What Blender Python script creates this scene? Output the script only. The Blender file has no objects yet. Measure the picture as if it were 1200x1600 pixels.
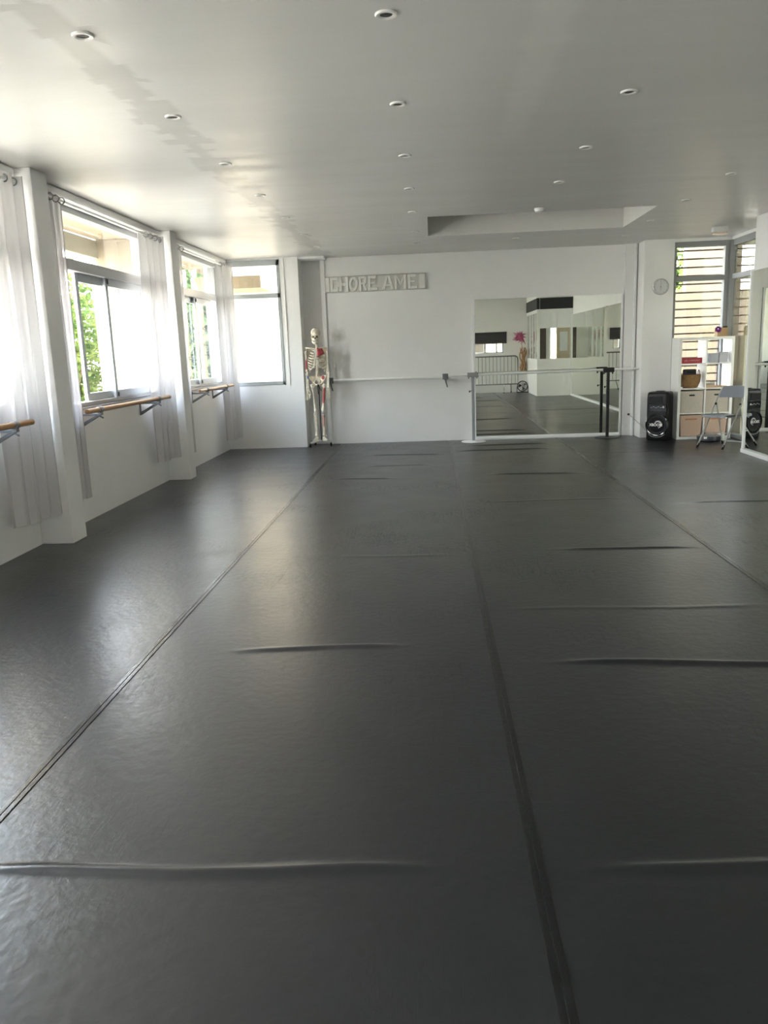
import bpy, bmesh, math, random
from mathutils import Vector, Matrix, noise
random.seed(7)
S = bpy.context.scene
COL = S.collection
PI = math.pi
R = math.radians

# ------------------------------------------------------------------ camera
cd = bpy.data.cameras.new('camera')
cam = bpy.data.objects.new('camera', cd)
COL.objects.link(cam)
cd.sensor_fit = 'VERTICAL'
cd.sensor_height = 36.0
cd.sensor_width = 27.0
cd.lens = 27.926
cd.clip_start = 0.05
cd.clip_end = 200
_r = Vector((0.99768013, 0.05744004, -0.03653771))
_u = Vector((0.02427984, 0.20118573, 0.97925216))
_f = Vector((-0.06359915, 0.97786755, -0.19932437))
cam.matrix_world = Matrix(((_r.x, _u.x, -_f.x, 0), (_r.y, _u.y, -_f.y, 0), (_r.z, _u.z, -_f.z, 1.47), (0, 0, 0, 1)))
S.camera = cam

# ------------------------------------------------------------------ light and exposure
S.view_settings.view_transform = 'Standard'
S.view_settings.look = 'None'
S.view_settings.gamma = 1
S.view_settings.exposure = 2.42
S.view_settings.use_curve_mapping = False
S.cycles.max_bounces = 14
S.cycles.diffuse_bounces = 7
S.cycles.glossy_bounces = 7
S.cycles.transparent_max_bounces = 24
S.cycles.sample_clamp_indirect = 12

SKY_STRENGTH = 4.6
SUN_STRENGTH = 15.0
SUN_DIR = Vector((0.42, 0.5, -1.0))

W = bpy.data.worlds.new('world')
S.world = W
W.use_nodes = True
wn = W.node_tree.nodes
wl = W.node_tree.links
wn.clear()
_tc = wn.new('ShaderNodeTexCoord')
_sx = wn.new('ShaderNodeSeparateXYZ')
_rp = wn.new('ShaderNodeValToRGB')
_bg = wn.new('ShaderNodeBackground')
_wo = wn.new('ShaderNodeOutputWorld')
_rp.color_ramp.elements[0].position = 0.0
_rp.color_ramp.elements[0].color = (1.0, 0.95, 0.87, 1)
_rp.color_ramp.elements[1].position = 0.7
_rp.color_ramp.elements[1].color = (0.62, 0.77, 1.0, 1)
wl.new(_tc.outputs['Generated'], _sx.inputs[0])
wl.new(_sx.outputs['Z'], _rp.inputs[0])
wl.new(_rp.outputs[0], _bg.inputs[0])
_bg.inputs[1].default_value = SKY_STRENGTH
wl.new(_bg.outputs[0], _wo.inputs[0])

sd = bpy.data.lights.new('sun', 'SUN')
sd.energy = SUN_STRENGTH
sd.angle = R(0.8)
sd.color = (1.0, 0.95, 0.86)
sun = bpy.data.objects.new('sun', sd)
COL.objects.link(sun)
sun.rotation_euler = SUN_DIR.to_track_quat('-Z', 'Y').to_euler()
sun.location = (-6, -4, 14)


def portal(loc, direction, sx, sy):
    d = bpy.data.lights.new('window_portal', 'AREA')
    d.shape = 'RECTANGLE'
    d.size = sx
    d.size_y = sy
    d.cycles.is_portal = True
    o = bpy.data.objects.new('window_portal', d)
    COL.objects.link(o)
    o.location = loc
    o.rotation_euler = Vector(direction).to_track_quat('-Z', 'Z').to_euler()


for _y in (1.6, 5.0, 8.45, 11.4):
    portal((-3.4, _y, 1.95), (1, 0, 0), 2.2, 1.75)
portal((-2.7, 12.68, 1.95), (0, -1, 0), 0.8, 1.85)
portal((4.06, 12.6, 1.45), (0, -1, 0), 0.9, 2.8)
portal((4.62, 11.55, 1.45), (-1, 0, 0), 1.9, 2.8)
portal((1.4, -0.5, 1.55), (0, 1, 0), 1.8, 0.6)

# ------------------------------------------------------------------ helpers


class MB:
    """collects shapes and links them as one mesh object"""

    def __init__(s):
        s.bm = bmesh.new()

    def box(s, x0, x1, y0, y1, z0, z1):
        v = [s.bm.verts.new((x, y, z)) for z in (z0, z1) for y in (y0, y1) for x in (x0, x1)]
        for f in ((0, 2, 3, 1), (4, 5, 7, 6), (0, 1, 5, 4), (2, 6, 7, 3), (0, 4, 6, 2), (1, 3, 7, 5)):
            s.bm.faces.new([v[i] for i in f])
        return s

    def rings(s, rings, closed=False, caps=True):
        n = len(rings[0])
        vs = [[s.bm.verts.new(p) for p in r] for r in rings]
        m = len(vs)
        for i in range(m if closed else m - 1):
            a, b = vs[i], vs[(i + 1) % m]
            for j in range(n):
                k = (j + 1) % n
                s.bm.faces.new((a[j], a[k], b[k], b[j]))
        if caps and not closed:
            s.bm.faces.new(list(reversed(vs[0])))
            s.bm.faces.new(vs[-1])
        return s

    def tube(s, pts, r, n=10, closed=False, flat=1.0):
        pts = [Vector(p) for p in pts]
        rs = r if isinstance(r, (list, tuple)) else [r] * len(pts)
        m = len(pts)
        out = []
        ref = None
        for i, p in enumerate(pts):
            if closed:
                t = (pts[(i + 1) % m] - pts[i - 1]).normalized()
            else:
                t = (pts[min(i + 1, m - 1)] - pts[max(i - 1, 0)]).normalized()
            if ref is None:
                ref = Vector((0, 0, 1)) if abs(t.z) < 0.9 else Vector((0, 1, 0))
                ref = (ref - t * ref.dot(t)).normalized()
            else:
                ref = ref - t * ref.dot(t)
                ref = ref.normalized() if ref.length > 1e-6 else t.orthogonal().normalized()
            b = t.cross(ref)
            out.append([p + (ref * math.cos(2 * PI * k / n) * flat + b * math.sin(2 * PI * k / n)) * rs[i] for k in range(n)])
        return s.rings(out, closed)

    def cyl(s, p0, p1, r, n=16, r1=None):
        return s.tube([p0, p1], [r, r if r1 is None else r1], n)

    def lathe(s, prof, c=(0, 0, 0), n=24, axis='Z', sx=1.0, sy=1.0, caps=True):
        out = []
        for r, h in prof:
            ring = []
            for k in range(n):
                a = 2 * PI * k / n
                x, y = max(r, 1e-4) * math.cos(a) * sx, max(r, 1e-4) * math.sin(a) * sy
                if axis == 'Z':
                    q = (x, y, h)
                elif axis == 'Y':
                    q = (x, h, y)
                else:
                    q = (h, x, y)
                ring.append((c[0] + q[0], c[1] + q[1], c[2] + q[2]))
            out.append(ring)
        return s.rings(out, caps=caps)

    def ell(s, c, rx, ry, rz, n=16, m=10):
        prof = []
        out = []
        for i in range(m + 1):
            a = -PI / 2 + PI * i / m
            cr, h = max(math.cos(a), 0.02), math.sin(a)
            out.append([(c[0] + rx * cr * math.cos(2 * PI * k / n), c[1] + ry * cr * math.sin(2 * PI * k / n), c[2] + rz * h) for k in range(n)])
        return s.rings(out)

    def prism(s, poly, axis, a, b):
        """poly in the plane across axis; extruded from a to b"""
        def P(q, h):
            if axis == 'X':
                return (h, q[0], q[1])
            if axis == 'Y':
                return (q[0], h, q[1])
            return (q[0], q[1], h)
        lo = [s.bm.verts.new(P(q, a)) for q in poly]
        hi = [s.bm.verts.new(P(q, b)) for q in poly]
        n = len(poly)
        s.bm.faces.new(lo)
        s.bm.faces.new(list(reversed(hi)))
        for i in range(n):
            j = (i + 1) % n
            s.bm.faces.new((lo[j], lo[i], hi[i], hi[j]))
        return s

    def quad(s, a, b, c, d):
        s.bm.faces.new([s.bm.verts.new(p) for p in (a, b, c, d)])
        return s

    def build(s, name, mat, parent=None, bevel=0.0, smooth=False, world=False, normals=True):
        if normals:
            bmesh.ops.recalc_face_normals(s.bm, faces=s.bm.faces[:])
        me = bpy.data.meshes.new(name)
        if world and parent is not None:
            root = parent
            while root.parent:
                root = root.parent
            bmesh.ops.translate(s.bm, verts=s.bm.verts[:], vec=-root.location)
        s.bm.to_mesh(me)
        s.bm.free()
        me.materials.append(mat)
        o = bpy.data.objects.new(name, me)
        COL.objects.link(o)
        if parent is not None:
            o.parent = parent
        if smooth:
            for p in me.polygons:
                p.use_smooth = True
            try:
                me.set_sharp_from_angle(angle=R(40))
            except Exception:
                pass
        if bevel > 0:
            b = o.modifiers.new('bevel', 'BEVEL')
            b.width = bevel
            b.segments = 2
            b.limit_method = 'ANGLE'
            b.angle_limit = R(40)
        return o


def bx(*a):
    return MB().box(*a)


def empty(name, loc=(0, 0, 0), rz=0.0):
    o = bpy.data.objects.new(name, None)
    COL.objects.link(o)
    o.empty_display_size = 0.1
    o.location = loc
    o.rotation_euler = (0, 0, rz)
    return o


def tag(o, label, cat, group=None, kind=None):
    o['label'] = label
    o['category'] = cat
    if group:
        o['group'] = group
    if kind:
        o['kind'] = kind
    return o


def struct(o, label=None):
    o['kind'] = 'structure'
    if label:
        o['label'] = label
    return o


def copy_tree(o, parent=None):
    c = o.copy()
    COL.objects.link(c)
    if parent is not None:
        c.parent = parent
    for ch in list(o.children):
        copy_tree(ch, c)
    return c


def text_part(txt, size, depth, name, mat, parent, loc, rot, offset=0.0, sx=1.0, align='CENTER'):
    cu = bpy.data.curves.new('t', 'FONT')
    cu.body = txt
    cu.size = size
    cu.extrude = depth / 2
    cu.offset = offset
    cu.align_x = align
    cu.align_y = 'CENTER'
    to = bpy.data.objects.new('t', cu)
    COL.objects.link(to)
    dg = bpy.context.evaluated_depsgraph_get()
    me = bpy.data.meshes.new_from_object(to.evaluated_get(dg))
    bpy.data.objects.remove(to)
    bpy.data.curves.remove(cu)
    me.name = name
    me.materials.clear()
    me.materials.append(mat)
    M = Matrix.Translation(loc) @ rot.to_4x4() @ Matrix.Diagonal((sx, 1, 1, 1))
    me.transform(M)
    o = bpy.data.objects.new(name, me)
    COL.objects.link(o)
    o.parent = parent
    return o


# ------------------------------------------------------------------ materials
def newmat(name):
    m = bpy.data.materials.new(name)
    m.use_nodes = True
    nt = m.node_tree
    return m, nt.nodes, nt.links, nt.nodes['Principled BSDF']


def mat(name, c, rough=0.5, metal=0.0, spec=0.5, var=0.0, vscale=8.0, bump=0.0, bscale=60.0, rvar=0.0, stretch=(1, 1, 1), c2=None, coat=0.0):
    m, n, l, b = newmat(name)
    b.inputs['Base Color'].default_value = (*c, 1)
    b.inputs['Roughness'].default_value = rough
    b.inputs['Metallic'].default_value = metal
    b.inputs['Specular IOR Level'].default_value = spec
    b.inputs['Coat Weight'].default_value = coat
    tc = n.new('ShaderNodeTexCoord')
    mp = n.new('ShaderNodeMapping')
    mp.inputs['Scale'].default_value = stretch
    l.new(tc.outputs['Object'], mp.inputs[0])
    if var > 0 or c2 is not None or rvar > 0:
        t = n.new('ShaderNodeTexNoise')
        t.inputs['Scale'].default_value = vscale
        t.inputs['Detail'].default_value = 4
        l.new(mp.outputs[0], t.inputs[0])
        if var > 0 or c2 is not None:
            r = n.new('ShaderNodeValToRGB')
            lo = c2 if c2 is not None else tuple(x * (1 - var) for x in c)
            hi = c if c2 is not None else tuple(min(1, x * (1 + var)) for x in c)
            r.color_ramp.elements[0].position = 0.35
            r.color_ramp.elements[1].position = 0.65
            r.color_ramp.elements[0].color = (*lo, 1)
            r.color_ramp.elements[1].color = (*hi, 1)
            l.new(t.outputs[0], r.inputs[0])
            l.new(r.outputs[0], b.inputs['Base Color'])
        if rvar > 0:
            q = n.new('ShaderNodeMapRange')
            q.inputs['From Min'].default_value = 0.3
            q.inputs['From Max'].default_value = 0.7
            q.inputs['To Min'].default_value = rough - rvar
            q.inputs['To Max'].default_value = rough + rvar
            l.new(t.outputs[0], q.inputs[0])
            l.new(q.outputs[0], b.inputs['Roughness'])
    if bump > 0:
        t2 = n.new('ShaderNodeTexNoise')
        t2.inputs['Scale'].default_value = bscale
        t2.inputs['Detail'].default_value = 3
        l.new(mp.outputs[0], t2.inputs[0])
        bp = n.new('ShaderNodeBump')
        bp.inputs['Strength'].default_value = bump
        bp.inputs['Distance'].default_value = 0.01
        l.new(t2.outputs[0], bp.inputs['Height'])
        l.new(bp.outputs[0], b.inputs['Normal'])
    return m


def floor_mat():
    m, n, l, b = newmat('dance_vinyl')
    tc = n.new('ShaderNodeTexCoord')
    # slow wear variation in colour and sheen
    t = n.new('ShaderNodeTexNoise')
    t.inputs['Scale'].default_value = 1.6
    t.inputs['Detail'].default_value = 6
    l.new(tc.outputs['Object'], t.inputs[0])
    r = n.new('ShaderNodeValToRGB')
    r.color_ramp.elements[0].position = 0.3
    r.color_ramp.elements[1].position = 0.7
    r.color_ramp.elements[0].color = (0.0085, 0.0100, 0.0125, 1)
    r.color_ramp.elements[1].color = (0.0125, 0.0140, 0.0165, 1)
    l.new(t.outputs[0], r.inputs[0])
    # fine curved scuffs
    mix = r.outputs[0]
    scr = None
    for k, (rz, sc) in enumerate(((0.3, 1.0), (-0.7, 1.3), (1.3, 0.8))):
        mp = n.new('ShaderNodeMapping')
        mp.inputs['Rotation'].default_value = (0, 0, rz)
        mp.inputs['Scale'].default_value = (22 * sc, 2.2 * sc, 1)
        mp.inputs['Location'].default_value = (k * 3.1, k * 1.7, 0)
        l.new(tc.outputs['Object'], mp.inputs[0])
        w = n.new('ShaderNodeTexNoise')
        w.inputs['Scale'].default_value = 1.0
        w.inputs['Detail'].default_value = 2
        w.inputs['Distortion'].default_value = 1.2
        l.new(mp.outputs[0], w.inputs[0])
        rr = n.new('ShaderNodeValToRGB')
        e = rr.color_ramp.elements
        e[0].position = 0.485
        e[0].color = (0, 0, 0, 1)
        e[1].position = 0.5
        e[1].color = (1, 1, 1, 1)
        e2 = e.new(0.515)
        e2.color = (0, 0, 0, 1)
        l.new(w.outputs[0], rr.inputs[0])
        if scr is None:
            scr = rr.outputs[0]
        else:
            ad = n.new('ShaderNodeMath')
            ad.operation = 'MAXIMUM'
            l.new(scr, ad.inputs[0])
            l.new(rr.outputs[0], ad.inputs[1])
            scr = ad.outputs[0]
    msk = n.new('ShaderNodeTexNoise')
    msk.inputs['Scale'].default_value = 1.1
    l.new(tc.outputs['Object'], msk.inputs[0])
    mr = n.new('ShaderNodeMapRange')
    mr.inputs['From Min'].default_value = 0.45
    mr.inputs['From Max'].default_value = 0.7
    mr.inputs['To Max'].default_value = 0.9
    l.new(msk.outputs[0], mr.inputs[0])
    mu = n.new('ShaderNodeMath')
    mu.operation = 'MULTIPLY'
    l.new(scr, mu.inputs[0])
    l.new(mr.outputs[0], mu.inputs[1])
    l.new(mix, b.inputs['Base Color'])
    # roughness
    t3 = n.new('ShaderNodeTexNoise')
    t3.inputs['Scale'].default_value = 3.0
    t3.inputs['Detail'].default_value = 5
    l.new(tc.outputs['Object'], t3.inputs[0])
    q = n.new('ShaderNodeMapRange')
    q.inputs['From Min'].default_value = 0.3
    q.inputs['From Max'].default_value = 0.7
    q.inputs['To Min'].default_value = 0.278
    q.inputs['To Max'].default_value = 0.315
    l.new(t3.outputs[0], q.inputs[0])
    sb = n.new('ShaderNodeMath')
    sb.operation = 'MULTIPLY_ADD'
    l.new(mu.outputs[0], sb.inputs[0])
    sb.inputs[1].default_value = 0.16
    l.new(q.outputs[0], sb.inputs[2])
    l.new(sb.outputs[0], b.inputs['Roughness'])
    b.inputs['Specular IOR Level'].default_value = 0.78
    # embossed grain and soft waviness
    g = n.new('ShaderNodeTexNoise')
    g.inputs['Scale'].default_value = 22
    g.inputs['Detail'].default_value = 2
    l.new(tc.outputs['Object'], g.inputs[0])
    bp = n.new('ShaderNodeBump')
    bp.inputs['Strength'].default_value = 0.22
    bp.inputs['Distance'].default_value = 0.008
    l.new(g.outputs[0], bp.inputs['Height'])
    bp2 = n.new('ShaderNodeBump')
    bp2.inputs['Strength'].default_value = 0.12
    bp2.inputs['Distance'].default_value = 0.002
    l.new(mu.outputs[0], bp2.inputs['Height'])
    l.new(bp.outputs[0], bp2.inputs['Normal'])
    l.new(bp2.outputs[0], b.inputs['Normal'])
    return m


def ceiling_mat():
    m, n, l, b = newmat('ceiling_paint')
    b.inputs['Base Color'].default_value = (0.60, 0.59, 0.56, 1)
    tc = n.new('ShaderNodeTexCoord')
    mp = n.new('ShaderNodeMapping')
    mp.inputs['Scale'].default_value = (0.55, 2.6, 1)
    l.new(tc.outputs['Object'], mp.inputs[0])
    t = n.new('ShaderNodeTexNoise')
    t.inputs['Scale'].default_value = 1.5
    t.inputs['Detail'].default_value = 7
    t.inputs['Roughness'].default_value = 0.62
    l.new(mp.outputs[0], t.inputs[0])
    q = n.new('ShaderNodeMapRange')
    q.inputs['From Min'].default_value = 0.35
    q.inputs['From Max'].default_value = 0.65
    q.inputs['To Min'].default_value = 0.29
    q.inputs['To Max'].default_value = 0.44
    l.new(t.outputs[0], q.inputs[0])
    l.new(q.outputs[0], b.inputs['Roughness'])
    b.inputs['Specular IOR Level'].default_value = 0.5
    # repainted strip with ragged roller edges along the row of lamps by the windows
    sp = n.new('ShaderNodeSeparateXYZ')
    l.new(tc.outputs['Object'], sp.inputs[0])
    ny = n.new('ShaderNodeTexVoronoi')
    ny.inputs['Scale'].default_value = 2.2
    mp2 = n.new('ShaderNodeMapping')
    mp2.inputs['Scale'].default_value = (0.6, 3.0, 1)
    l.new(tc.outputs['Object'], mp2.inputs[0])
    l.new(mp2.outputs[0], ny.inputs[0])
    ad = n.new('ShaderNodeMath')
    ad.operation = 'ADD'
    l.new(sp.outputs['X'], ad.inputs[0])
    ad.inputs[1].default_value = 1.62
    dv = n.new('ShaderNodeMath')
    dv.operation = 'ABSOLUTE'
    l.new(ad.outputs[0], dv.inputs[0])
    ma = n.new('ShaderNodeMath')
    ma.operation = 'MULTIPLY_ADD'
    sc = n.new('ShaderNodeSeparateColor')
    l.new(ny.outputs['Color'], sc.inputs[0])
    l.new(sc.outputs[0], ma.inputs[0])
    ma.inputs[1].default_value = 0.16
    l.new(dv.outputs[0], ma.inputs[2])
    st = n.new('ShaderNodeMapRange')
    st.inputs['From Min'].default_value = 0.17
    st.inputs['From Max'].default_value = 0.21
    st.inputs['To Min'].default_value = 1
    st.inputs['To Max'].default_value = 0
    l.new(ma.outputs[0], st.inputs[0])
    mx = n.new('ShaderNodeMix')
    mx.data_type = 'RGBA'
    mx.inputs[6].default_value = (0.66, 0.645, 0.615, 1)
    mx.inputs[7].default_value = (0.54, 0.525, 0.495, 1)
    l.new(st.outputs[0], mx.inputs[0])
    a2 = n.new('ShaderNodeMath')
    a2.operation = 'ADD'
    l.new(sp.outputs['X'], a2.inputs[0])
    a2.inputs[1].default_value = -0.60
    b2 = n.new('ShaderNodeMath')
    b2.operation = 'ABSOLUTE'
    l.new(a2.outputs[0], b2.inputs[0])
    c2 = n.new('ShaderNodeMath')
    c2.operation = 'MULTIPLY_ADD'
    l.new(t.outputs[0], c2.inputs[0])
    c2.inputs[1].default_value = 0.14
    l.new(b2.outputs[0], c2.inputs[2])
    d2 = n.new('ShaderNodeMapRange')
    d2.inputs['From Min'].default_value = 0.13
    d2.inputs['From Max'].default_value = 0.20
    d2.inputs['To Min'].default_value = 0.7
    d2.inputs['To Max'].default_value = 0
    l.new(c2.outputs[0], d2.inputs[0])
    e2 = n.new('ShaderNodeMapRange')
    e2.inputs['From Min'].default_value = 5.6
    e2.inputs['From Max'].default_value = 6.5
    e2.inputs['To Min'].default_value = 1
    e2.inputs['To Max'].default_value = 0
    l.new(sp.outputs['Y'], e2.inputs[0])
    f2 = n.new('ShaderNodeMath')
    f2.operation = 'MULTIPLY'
    l.new(d2.outputs[0], f2.inputs[0])
    l.new(e2.outputs[0], f2.inputs[1])
    m3 = n.new('ShaderNodeMix')
    m3.data_type = 'RGBA'
    m3.inputs[7].default_value = (0.74, 0.725, 0.69, 1)
    l.new(mx.outputs[2], m3.inputs[6])
    l.new(f2.outputs[0], m3.inputs[0])
    l.new(m3.outputs[2], b.inputs['Base Color'])
    bp = n.new('ShaderNodeBump')
    bp.inputs['Strength'].default_value = 0.40
    bp.inputs['Distance'].default_value = 0.012
    l.new(t.outputs[0], bp.inputs['Height'])
    l.new(bp.outputs[0], b.inputs['Normal'])
    return m


def glass_mat(name, tint=(0.97, 0.99, 0.98), f0=0.05, gain=1.6):
    m = bpy.data.materials.new(name)
    m.use_nodes = True
    n, l = m.node_tree.nodes, m.node_tree.links
    n.clear()
    out = n.new('ShaderNodeOutputMaterial')
    mx = n.new('ShaderNodeMixShader')
    tr = n.new('ShaderNodeBsdfTransparent')
    tr.inputs[0].default_value = (*tint, 1)
    gl = n.new('ShaderNodeBsdfGlossy')
    gl.inputs['Roughness'].default_value = 0.0
    fr = n.new('ShaderNodeFresnel')
    fr.inputs['IOR'].default_value = 1.5
    ml = n.new('ShaderNodeMath')
    ml.operation = 'MULTIPLY'
    ml.use_clamp = True
    ml.inputs[1].default_value = gain
    ge = n.new('ShaderNodeNewGeometry')
    fb = n.new('ShaderNodeMath')
    fb.operation = 'SUBTRACT'
    fb.inputs[0].default_value = 1.0
    l.new(ge.outputs['Backfacing'], fb.inputs[1])
    m2 = n.new('ShaderNodeMath')
    m2.operation = 'MULTIPLY'
    l.new(fr.outputs[0], m2.inputs[0])
    l.new(fb.outputs[0], m2.inputs[1])
    l.new(m2.outputs[0], ml.inputs[0])
    l.new(ml.outputs[0], mx.inputs[0])
    l.new(tr.outputs[0], mx.inputs[1])
    l.new(gl.outputs[0], mx.inputs[2])
    l.new(mx.outputs[0], out.inputs[0])
    return m


def cloth_mat(name, c, transp=0.25):
    m = bpy.data.materials.new(name)
    m.use_nodes = True
    n, l = m.node_tree.nodes, m.node_tree.links
    n.clear()
    out = n.new('ShaderNodeOutputMaterial')
    d = n.new('ShaderNodeBsdfDiffuse')
    d.inputs[0].default_value = (*c, 1)
    t = n.new('ShaderNodeBsdfTranslucent')
    t.inputs[0].default_value = (*c, 1)
    a = n.new('ShaderNodeMixShader')
    a.inputs[0].default_value = 0.16
    l.new(d.outputs[0], a.inputs[1])
    l.new(t.outputs[0], a.inputs[2])
    p = n.new('ShaderNodeBsdfTransparent')
    x = n.new('ShaderNodeMixShader')
    x.inputs[0].default_value = transp
    l.new(a.outputs[0], x.inputs[1])
    l.new(p.outputs[0], x.inputs[2])
    l.new(x.outputs[0], out.inputs[0])
    return m


def leaf_mat(name, c, c2):
    m = bpy.data.materials.new(name)
    m.use_nodes = True
    n, l = m.node_tree.nodes, m.node_tree.links
    n.clear()
    out = n.new('ShaderNodeOutputMaterial')
    tc = n.new('ShaderNodeTexCoord')
    t = n.new('ShaderNodeTexNoise')
    t.inputs['Scale'].default_value = 4.0
    t.inputs['Detail'].default_value = 3
    l.new(tc.outputs['Object'], t.inputs[0])
    r = n.new('ShaderNodeValToRGB')
    r.color_ramp.elements[0].position = 0.4
    r.color_ramp.elements[1].position = 0.62
    r.color_ramp.elements[0].color = (*c2, 1)
    r.color_ramp.elements[1].color = (*c, 1)
    l.new(t.outputs[0], r.inputs[0])
    d = n.new('ShaderNodeBsdfDiffuse')
    tl = n.new('ShaderNodeBsdfTranslucent')
    l.new(r.outputs[0], d.inputs[0])
    l.new(r.outputs[0], tl.inputs[0])
    a = n.new('ShaderNodeMixShader')
    a.inputs[0].default_value = 0.4
    l.new(d.outputs[0], a.inputs[1])
    l.new(tl.outputs[0], a.inputs[2])
    l.new(a.outputs[0], out.inputs[0])
    return m


M = {}
M['floor'] = floor_mat()
M['ceiling'] = ceiling_mat()
M['wall'] = mat('white_wall_paint', (0.83, 0.825, 0.815), 0.55, bump=0.06, bscale=30, var=0.012, vscale=3)
M['wall_gloss'] = mat('white_gloss_panel', (0.82, 0.82, 0.805), 0.35)
M['alu'] = mat('grey_painted_aluminium', (0.40, 0.41, 0.42), 0.4, metal=0.2)
M['alu_light'] = mat('silver_aluminium', (0.46, 0.49, 0.52), 0.38, metal=0.4)
M['frame_blue'] = mat('blue_grey_frame_paint', (0.42, 0.45, 0.46), 0.5)
M['frame_grey'] = mat('mid_grey_frame_paint', (0.27, 0.275, 0.275), 0.6, spec=0.2)
M['latch'] = mat('black_plastic_latch', (0.02, 0.02, 0.025), 0.4)
M['glass'] = glass_mat('clear_window_glass')
M['glass_tint'] = glass_mat('dark_side_glass', (0.55, 0.56, 0.50), gain=2.6)
M['mirror'] = mat('silvered_mirror', (0.88, 0.90, 0.82), 0.0, metal=1.0)
M['white_plastic'] = mat('white_plastic', (0.80, 0.80, 0.78), 0.35)
M['white_trim'] = mat('white_trim_paint', (0.84, 0.85, 0.85), 0.45)
M['tape'] = mat('black_vinyl_tape', (0.007, 0.007, 0.008), 0.24, bump=0.1, bscale=40)
M['curtain'] = cloth_mat('sheer_white_voile', (0.66, 0.64, 0.64), 0.15)
M['wood'] = mat('varnished_beech', (0.52, 0.30, 0.15), 0.35, c2=(0.40, 0.21, 0.09), vscale=5, stretch=(6, 0.6, 6))
M['bracket'] = mat('dark_grey_bracket', (0.16, 0.165, 0.175), 0.5)
M['clamp'] = mat('grey_plastic_clamp', (0.24, 0.245, 0.25), 0.5)
M['barre_white'] = mat('white_lacquered_barre', (0.82, 0.82, 0.80), 0.3)
M['post_grey'] = mat('grey_metal_post', (0.30, 0.32, 0.33), 0.4, metal=0.3)
M['black_metal'] = mat('black_powder_coat', (0.015, 0.015, 0.017), 0.4)
M['black'] = mat('black_plastic', (0.008, 0.008, 0.010), 0.38, spec=0.3)
M['black_gloss'] = mat('glossy_black_plastic', (0.010, 0.010, 0.013), 0.12, coat=0.4)
M['grille'] = mat('charcoal_grille_cloth', (0.035, 0.035, 0.038), 0.75, spec=0.2, bump=0.4, bscale=400)
M['silver'] = mat('brushed_silver_print', (0.50, 0.50, 0.52), 0.35, metal=0.3)
M['white_print'] = mat('white_print', (0.85, 0.85, 0.85), 0.5)
M['bone'] = mat('ivory_plastic_bone', (0.80, 0.73, 0.60), 0.5, var=0.12, vscale=20)
M['bone_pale'] = mat('pale_cartilage', (0.60, 0.58, 0.52), 0.45)
M['bone_recess'] = mat('dark_recess_shade', (0.05, 0.04, 0.03), 0.8)  # shade of the skull's hollows, painted as solid dark ovals
M['muscle_red'] = mat('painted_red_muscle_origin', (0.42, 0.03, 0.05), 0.5, c2=(0.55, 0.13, 0.14), vscale=60)
M['muscle_pink'] = mat('painted_pink_muscle_origin', (0.62, 0.32, 0.28), 0.5)
M['muscle_blue'] = mat('painted_blue_insertion', (0.08, 0.16, 0.42), 0.5)
M['sign_board'] = mat('white_board_gap_shade', (0.66, 0.65, 0.62), 0.6)  # darker than the letters: shadow in their gaps put into the colour
M['sign_letter'] = mat('white_painted_letters', (0.78, 0.775, 0.74), 0.55)
M['clock_face'] = mat('pale_grey_clock_dial', (0.62, 0.62, 0.62), 0.4)
M['clock_rim'] = mat('silver_clock_rim', (0.55, 0.55, 0.54), 0.3, metal=0.6)
M['shelf'] = mat('white_laminate', (0.82, 0.82, 0.79), 0.4)
M['box_beige'] = mat('beige_woven_box_fabric', (0.50, 0.45, 0.39), 0.85, bump=0.25, bscale=250, var=0.06, vscale=60)
M['box_tan'] = mat('rose_tan_box_fabric', (0.50, 0.36, 0.28), 0.85, bump=0.25, bscale=250, var=0.05, vscale=60)
M['leather'] = mat('tan_leather_handle', (0.40, 0.19, 0.11), 0.55)
M['basket'] = mat('woven_seagrass', (0.36, 0.22, 0.10), 0.8, c2=(0.22, 0.12, 0.05), vscale=30, stretch=(1, 1, 5), bump=0.7, bscale=90)
M['navy'] = mat('navy_black_fabric', (0.022, 0.022, 0.035), 0.6)
M['red'] = mat('dark_red_sign_paint', (0.33, 0.015, 0.03), 0.45)
M['red_print'] = mat('pink_white_sign_print', (0.75, 0.42, 0.45), 0.5)
M['grey_box'] = mat('lavender_grey_card', (0.44, 0.44, 0.49), 0.6)
M['tan_wood'] = mat('pale_wood_tray', (0.52, 0.35, 0.20), 0.5)
M['card'] = mat('kraft_cardboard', (0.42, 0.27, 0.14), 0.8)
M['purple'] = mat('purple_ribbon', (0.20, 0.03, 0.22), 0.4)
M['purple_light'] = mat('pale_pink_centre', (0.80, 0.55, 0.80), 0.5)
M['chair_grey'] = mat('blue_grey_vinyl', (0.23, 0.25, 0.29), 0.45)
M['chair_metal'] = mat('silver_painted_tube', (0.55, 0.55, 0.55), 0.3, metal=0.5)
M['rubber'] = mat('black_rubber', (0.012, 0.012, 0.012), 0.6)
M['robot_dark'] = mat('dark_navy_plastic', (0.03, 0.033, 0.045), 0.35)
M['robot_grey'] = mat('grey_plastic_lid', (0.25, 0.25, 0.26), 0.35)
M['lamp_ring'] = mat('white_lamp_ring', (0.78, 0.77, 0.73), 0.35)
M['lamp_can'] = mat('dark_lamp_reflector', (0.10, 0.095, 0.085), 0.3, metal=0.5)
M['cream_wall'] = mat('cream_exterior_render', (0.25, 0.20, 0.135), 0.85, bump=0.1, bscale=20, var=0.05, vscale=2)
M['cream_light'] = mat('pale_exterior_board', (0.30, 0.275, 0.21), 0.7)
M['peach_wall'] = mat('peach_exterior_render', (0.62, 0.53, 0.41), 0.85, var=0.06, vscale=2)
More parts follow.
